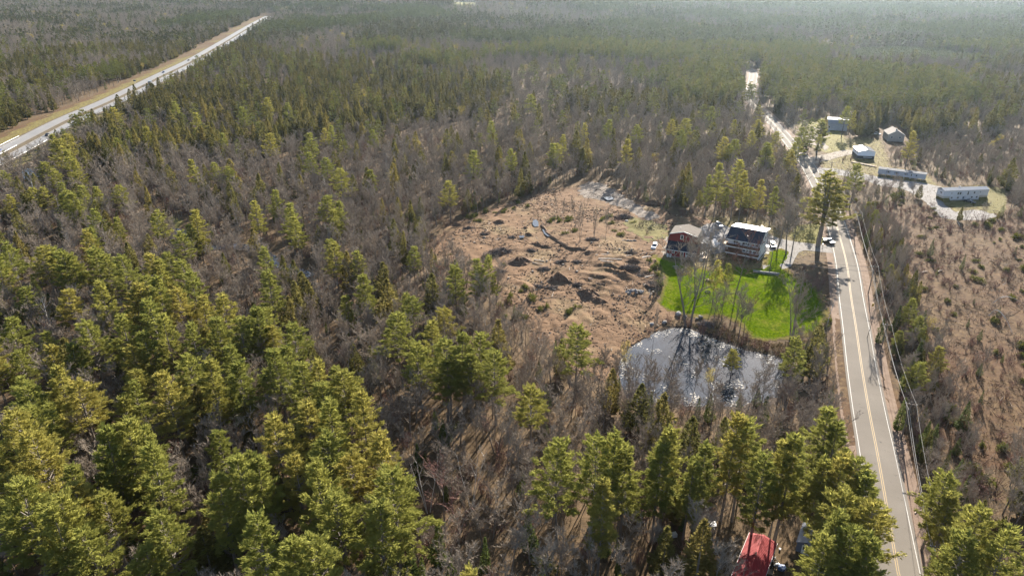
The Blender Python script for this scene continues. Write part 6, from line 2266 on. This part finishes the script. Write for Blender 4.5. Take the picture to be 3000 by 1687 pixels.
for y0, y1, s in ((58, 440, 5.0), (440, 1000, 6.4), (1000, 1900, 8.2), (1900, 3600, 10.5)):
    x, y = scatter(y0, y1, s)
    ok = allowed(x, y)
    x, y = x[ok], y[ok]
    cut = inside(x, y, CUTOVER)
    rs = npr.rand(*x.shape)
    keep = ~(cut & (rs > .42)) & ~inside(x, y, ROADSIDE)
    x, y, cut = x[keep], y[keep], cut[keep]
    if y0 < 450:
        keep = np.ones(x.shape, bool)
        for hx, hy in HAND:
            keep &= (x - hx) ** 2 + (y - hy) ** 2 > 2.6 ** 2
        x, y, cut = x[keep], y[keep], cut[keep]
    kinds = choose(x, y)
    low = np.zeros(x.shape, bool)
    if y0 < 1900:
        hm = (x < 50) & (x > -1500)
        low[hm] = (seg_dist(x[hm], y[hm], HIGHWAY[::2]) < 30) & (x[hm] > np.interp(y[hm], [p[1] for p in HIGHWAY], [p[0] for p in HIGHWAY]))
        low |= inside(x, y, LOWZONE) | inside(x, y, ROAD_SIDE_LOW) | inside(x, y, SCRUB)
    grow = 1 if y0 < 1000 else (1.08 if y0 < 1900 else 1.2)
    csw = inside(x, y, CEDAR_SWAMP)
    for i in range(len(x)):
        kd = kinds[i]
        h = NATURAL_H[kd] * npr.uniform(.62, 1.05) * grow
        w = npr.uniform(.85, 1.2)
        if kd == 'white_pine':
            h = npr.uniform(14, 21) * grow
        if kd == 'bare_tree':
            h = npr.uniform(8.0, 15.0) * grow * (.82 if csw[i] else 1)
            w = npr.uniform(.9, 1.35)
        if kd == 'cedar_tree':
            h = npr.uniform(10, 17.5) * grow
            w = npr.uniform(1.1, 1.6)
        if kd == 'spruce_tree':
            h = npr.uniform(4, 10) * grow
        if swamp_low := (kd == 'red_maple' and y[i] > 400):
            h = npr.uniform(3.5, 6)
            w = 1.7
        if low[i]:
            h = min(h, npr.uniform(3.5, 8.5))
        if low[i] and kd == 'white_pine':
            kd, h = 'bare_tree', 5.0
        if cut[i] and low[i]:
            kd, h = 'bare_bush', npr.uniform(1, 2.2)
        elif cut[i]:
            kd = 'bare_bush' if npr.rand() < .50 else ('bare_tree' if npr.rand() < .5 else ('spruce_tree' if npr.rand() < .45 else 'juniper_bush'))
            h = {'bare_bush': npr.uniform(1.2, 3.0), 'bare_tree': npr.uniform(4, 8), 'spruce_tree': npr.uniform(2, 5), 'juniper_bush': npr.uniform(.8, 1.8)}[kd]
            w = npr.uniform(.8, 1.2)
        plant(kd, x[i], y[i], h, w)

# low growth under and between the near trees
x, y = scatter(58, 330, 4.8, 20)
ok = allowed(x, y) & ~inside(x, y, CUTOVER)
x, y = x[ok], y[ok]
for i in range(len(x)):
    r = npr.rand()
    if r < .50:
        plant('bare_bush', x[i], y[i], npr.uniform(1.5, 4.2), npr.uniform(.9, 1.5))
    elif r < .62:
        plant('spruce_tree', x[i], y[i], npr.uniform(2, 6.5), 1.1)
    elif r < .66:
        plant('juniper_bush', x[i], y[i], npr.uniform(1.2, 2.4), 1.2)
# the dark thicket along the right side of the road, and scrub on the cut-over slope
x, y = scatter(60, 420, 3.0, 20)
m = inside(x, y, ROADSIDE)
m[m] &= seg_dist(x[m], y[m], ROAD[::2]) > 8.0
x, y = x[m], y[m]
inlow = inside(x, y, LOWZONE)
for i in range(len(x)):
    r = npr.rand()
    kd, h = ('spruce_tree', npr.uniform(4, 9)) if r < .12 else (('cedar_tree', npr.uniform(5, 10)) if r < .20 else (('bare_tree', npr.uniform(5, 11)) if r < .66 else (('bare_bush', npr.uniform(1.8, 4)) if r < .95 else ('white_pine', npr.uniform(7, 12)))))
    if inlow[i]:
        kd, h = ('bare_bush', npr.uniform(1.5, 3)) if r < .8 else ('bare_tree', npr.uniform(3.5, 6))
    plant(kd, x[i], y[i], h, npr.uniform(.85, 1.2))
x, y = scatter(60, 420, 3.4, 40)
m = inside(x, y, CUTOVER)
x, y = x[m], y[m]
den = noise(x, y, 22, 71, 2)
for i in range(len(x)):
    if npr.rand() < .32 + 2.6 * max(0, den[i] - .42):
        r = npr.rand()
        kd = 'bare_bush' if r < .78 else ('juniper_bush' if r < .92 else 'red_maple')
        plant(kd, x[i], y[i], {'bare_bush': npr.uniform(1.0, 2.8), 'juniper_bush': npr.uniform(.7, 1.6), 'red_maple': npr.uniform(1.5, 4)}[kd], npr.uniform(.9, 1.5))
x, y = scatter(250, 460, 4.2, 40)
m = inside(x, y, SCRUB)
for i in np.nonzero(m)[0]:
    r = npr.rand()
    kd = 'bare_tree' if r < .55 else ('bare_bush' if r < .92 else ('juniper_bush' if r < .96 else 'spruce_tree'))
    plant(kd, x[i], y[i], {'bare_tree': npr.uniform(4.5, 8.5), 'bare_bush': npr.uniform(2, 3.6), 'juniper_bush': 1.6, 'spruce_tree': npr.uniform(3, 6)}[kd], npr.uniform(1.0, 1.5))
# the young plantation
px = [p[0] for p in PLANTATION]
py = [p[1] for p in PLANTATION]
gx, gy = np.meshgrid(np.arange(min(px), max(px), 3.6), np.arange(min(py), max(py), 3.6))
gx = gx.ravel() + npr.uniform(-1.2, 1.2, gx.size)
gy = gy.ravel() + npr.uniform(-1.2, 1.2, gy.size)
m = inside(gx, gy, PLANTATION)
YOUNG = [(a, b, npr.uniform(.24, .42), 1.15) for a, b in zip(gx[m], gy[m])]

# ------------------------------------------------------------------ single trees, and the rest of each wood as one mass
FX = np.array([t['x'] for t in TREES])
FY = np.array([t['y'] for t in TREES])
FZ = terr(FX, FY)
for t, z in zip(TREES, FZ):
    t['z'] = float(z)


def to_px(x, y, z):
    dz = z - CAM_H
    c = y * CP - dz * SP
    up = y * SP + dz * CP
    return 1500 + FOC * x / c, 843.5 - FOC * up / c, c


MARKS = [('the pond', 2060, 1090), ('the red gambrel house', 2000, 710), ('the tall white house', 2190, 715), ('the long red metal roof', 2200, 1630), ('the white raised trailer house', 2830, 570),
         ('the long grey trailer', 2640, 515), ('the white garage', 2540, 450), ('the dark brush pile', 1455, 745), ('the stream bend', 720, 720), ('the stream outlet', 565, 715), ('the near end of the highway', 60, 440),
         ('the backwater pool', 95, 510), ('the lower left corner', 60, 1640), ('the bottom edge left of centre', 900, 1640), ('the bottom edge at centre', 1400, 1640), ('the lower right corner', 2930, 1640),
         ('the yellow road sign', 2556, 890), ('the cut-over slope', 2800, 900), ('the clearing', 1600, 740), ('the far gravel track', 1740, 550), ('the roadside pole with a transformer', 2750, 1640),
         ('the left edge', 40, 1000), ('the lone dark pine by the clearing', 1694, 1000), ('the left pine stand', 500, 950), ('the tan gable house', 2620, 395), ('the grey barn house', 2430, 370),
         ('the middle of the left woods', 850, 1000), ('the woods before the clearing', 1300, 950), ('the middle of the near woods', 1550, 1350), ('the two small pines left of the clearing', 1150, 870), ('the grey shed', 2330, 1560)]
LIMIT = 290
for t in TREES:
    px_, py_, c_ = to_px(t['x'], t['y'], t['z'] + .6 * NATURAL_H[t['kind']] * t['s'])
    t['px'], t['py'] = px_, py_
    H_ = NATURAL_H[t['kind']] * t['s']
    vis = -20 < px_ < 3020 and -20 < py_ < 1720
    t['big'] = (H_ / max(c_, 1) * (1.25 if t['hand'] else 1)) if vis else 0
    t['dist'] = c_
single = set()
for kd in KIND:
    idx = [i for i, t in enumerate(TREES) if t['kind'] == kd and t['big'] > 0]
    idx.sort(key=lambda i: (-int(TREES[i]['hand']), -TREES[i]['big']))
    single.update(idx[:LIMIT])

WORD = dict(white_pine='white pine', cedar_tree='olive green cedar', spruce_tree='dark green fir', bare_tree='leafless grey tree', red_maple='leafless reddish tree', budding_tree='tree in yellow bud', birch_tree='pale barked leafless birch',
            juniper_bush='green juniper bush', bare_bush='leafless brown shrub', big_pine='huge many-stemmed pine')
CAT = dict(white_pine='pine tree', cedar_tree='cedar tree', spruce_tree='fir tree', bare_tree='bare tree', red_maple='bare tree', budding_tree='budding tree', birch_tree='birch tree', juniper_bush='bush', bare_bush='shrub', big_pine='pine tree')
GROUP = dict(white_pine='white pines of the near woods', cedar_tree='cedars of the near woods', spruce_tree='firs of the near woods', bare_tree='leafless trees of the near woods', red_maple='reddish leafless trees', budding_tree='trees in yellow bud',
             birch_tree='pale birches', juniper_bush='juniper bushes', bare_bush='leafless shrubs', big_pine=None)
cells = {}
for i in single:
    t = TREES[i]
    m = min(MARKS, key=lambda k_: ((k_[1] - t['px']) / 1.0) ** 2 + ((k_[2] - t['py']) * 1.3) ** 2)
    dx, dy = t['px'] - m[1], t['py'] - m[2]
    if abs(dx) > abs(dy) * 1.2:
        sd_ = 'right of ' if dx > 0 else 'left of '
    else:
        sd_ = 'in front of ' if dy > 0 else 'behind '
    if 'edge' in m[0] or 'corner' in m[0]:
        sd_ = 'near '
    H_ = NATURAL_H[t['kind']] * t['s']
    size = 'tall ' if H_ > .88 * NATURAL_H[t['kind']] else ('small ' if H_ < .55 * NATURAL_H[t['kind']] else '')
    cells.setdefault((t['kind'], size, sd_ + m[0]), []).append(i)
ORD = ['leftmost', 'second', 'third', 'fourth', 'fifth', 'sixth', 'seventh', 'eighth', 'ninth', 'tenth', 'eleventh', 'twelfth', 'thirteenth', 'fourteenth', 'fifteenth', 'sixteenth', 'seventeenth', 'eighteenth', 'nineteenth', 'twentieth']
LABEL = {}
for (kd, size, where), ids in cells.items():
    ids.sort(key=lambda i: TREES[i]['px'])
    for n_, i in enumerate(ids):
        if len(ids) == 1:
            LABEL[i] = f"{size}{WORD[kd]} {where}"
        elif n_ == 0:
            LABEL[i] = f"{size}{WORD[kd]} {where}, leftmost there"
        elif n_ == len(ids) - 1:
            LABEL[i] = f"{size}{WORD[kd]} {where}, rightmost there"
        else:
            o_ = ORD[n_] if n_ < len(ORD) else f"{n_ + 1}th"
            LABEL[i] = f"{size}{WORD[kd]} {where}, {o_} from the left"
LABEL = {i: (v if len(v.split()) <= 16 else ' '.join(v.split()[:16])) for i, v in LABEL.items()}

for i in sorted(single):
    t = TREES[i]
    K = KIND[t['kind']]
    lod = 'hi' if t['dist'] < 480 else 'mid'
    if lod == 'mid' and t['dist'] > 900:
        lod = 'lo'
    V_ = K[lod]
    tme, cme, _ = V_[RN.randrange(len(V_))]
    root = empty(t['kind'], (t['x'], t['y'], t['z']), t['r'])
    sxy = t['s'] * t['w'] if t['kind'] not in ('white_pine',) else t['s'] ** .7 * t['w']
    root.scale = (sxy, sxy, t['s'])
    tag(root, LABEL[i], CAT[t['kind']], GROUP[t['kind']])
    for nm, me in (('trunk', tme), ('crown', cme)):
        o = bpy.data.objects.new(nm, me)
        o.parent = root
        COL.objects.link(o)


def mass(name, meshes, pts):
    """a far-off wood: one object that sets copies of a few trees on many points"""
    if not pts:
        return
    src = bpy.data.collections.new(name + '_sources')
    for i_, m in enumerate(meshes):
        src.objects.link(bpy.data.objects.new('%s_source_%s' % (name, chr(97 + i_)), m))
    me = bpy.data.meshes.new(name)
    n = len(pts)
    A = np.array(pts, float)      # x y z sxy sz rot first count
    me.vertices.add(n)
    me.vertices.foreach_set('co', A[:, :3].ravel())
    for nm, col in (('rot', np.stack([np.zeros(n), np.zeros(n), A[:, 5]], -1)), ('scl', np.stack([A[:, 3], A[:, 3], A[:, 4]], -1))):
        at_ = me.attributes.new(nm, 'FLOAT_VECTOR', 'POINT')
        at_.data.foreach_set('vector', col.ravel())
    at_ = me.attributes.new('pick', 'INT', 'POINT')
    at_.data.foreach_set('value', (A[:, 6] + np.floor(npr.rand(n) * A[:, 7])).astype(np.int32))
    o = bpy.data.objects.new(name, me)
    COL.objects.link(o)
    ng = bpy.data.node_groups.new(name, 'GeometryNodeTree')
    ng.interface.new_socket('Geometry', in_out='INPUT', socket_type='NodeSocketGeometry')
    ng.interface.new_socket('Geometry', in_out='OUTPUT', socket_type='NodeSocketGeometry')
    gi, go = ng.nodes.new('NodeGroupInput'), ng.nodes.new('NodeGroupOutput')
    ip = ng.nodes.new('GeometryNodeInstanceOnPoints')
    ci = ng.nodes.new('GeometryNodeCollectionInfo')
    ci.inputs['Collection'].default_value = src
    ci.inputs['Separate Children'].default_value = True
    ci.inputs['Reset Children'].default_value = True
    ip.inputs['Pick Instance'].default_value = True

    def na(nm, typ):
        a_ = ng.nodes.new('GeometryNodeInputNamedAttribute')
        a_.data_type = typ
        a_.inputs[0].default_value = nm
        return [s for s in a_.outputs if s.enabled and s.name == 'Attribute'][0]
    ng.links.new(gi.outputs[0], ip.inputs['Points'])
    ng.links.new(ci.outputs[0], ip.inputs['Instance'])
    ng.links.new(na('pick', 'INT'), ip.inputs['Instance Index'])
    ng.links.new(na('rot', 'FLOAT_VECTOR'), ip.inputs['Rotation'])
    ng.links.new(na('scl', 'FLOAT_VECTOR'), ip.inputs['Scale'])
    ng.links.new(ip.outputs[0], go.inputs[0])
    md = o.modifiers.new('trees', 'NODES')
    md.node_group = ng
    return tag(o, kind='stuff')


MASS_NAME = dict(white_pine='pine_woods', cedar_tree='cedar_woods', spruce_tree='fir_woods', bare_tree='leafless_woods', red_maple='reddish_woods', budding_tree='budding_woods', birch_tree='birch_woods', juniper_bush='juniper_undergrowth', bare_bush='undergrowth')
buckets = {}
for i, t in enumerate(TREES):
    if i in single or t['dist'] < 5:
        continue
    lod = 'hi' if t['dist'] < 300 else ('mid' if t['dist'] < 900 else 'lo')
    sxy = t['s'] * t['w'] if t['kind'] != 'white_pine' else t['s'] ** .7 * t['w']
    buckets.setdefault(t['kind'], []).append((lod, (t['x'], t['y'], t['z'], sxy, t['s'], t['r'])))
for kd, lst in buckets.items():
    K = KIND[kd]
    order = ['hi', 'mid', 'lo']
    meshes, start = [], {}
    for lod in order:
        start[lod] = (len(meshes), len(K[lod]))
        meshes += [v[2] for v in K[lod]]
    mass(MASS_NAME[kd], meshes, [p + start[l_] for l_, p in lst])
young = [v[2] for v in KIND['white_pine']['lo']]
mass('young_pine_woods', young, [(a, b, T(a, b), .55, s_ * .95, RN.random() * 6.28, 0, len(young)) for a, b, s_, w_ in YOUNG])
print('trees', len(TREES), 'single', len(single))


# ------------------------------------------------------------------ the air
hz = MB().box(-9600, 9600, -1100, 11400, -24, 118).build('haze', [], None)
k = NT('haze_air')
pv = k.n('ShaderNodeVolumePrincipled')
pv.inputs['Color'].default_value = (0.66, 0.84, 1.0, 1)
pv.inputs['Density'].default_value = HAZE_DENSITY
pv.inputs['Anisotropy'].default_value = 0.70
k.l(pv.outputs[0], k.out.inputs['Volume'])
hz.data.materials.append(k.m)
tag(hz, kind='stuff')
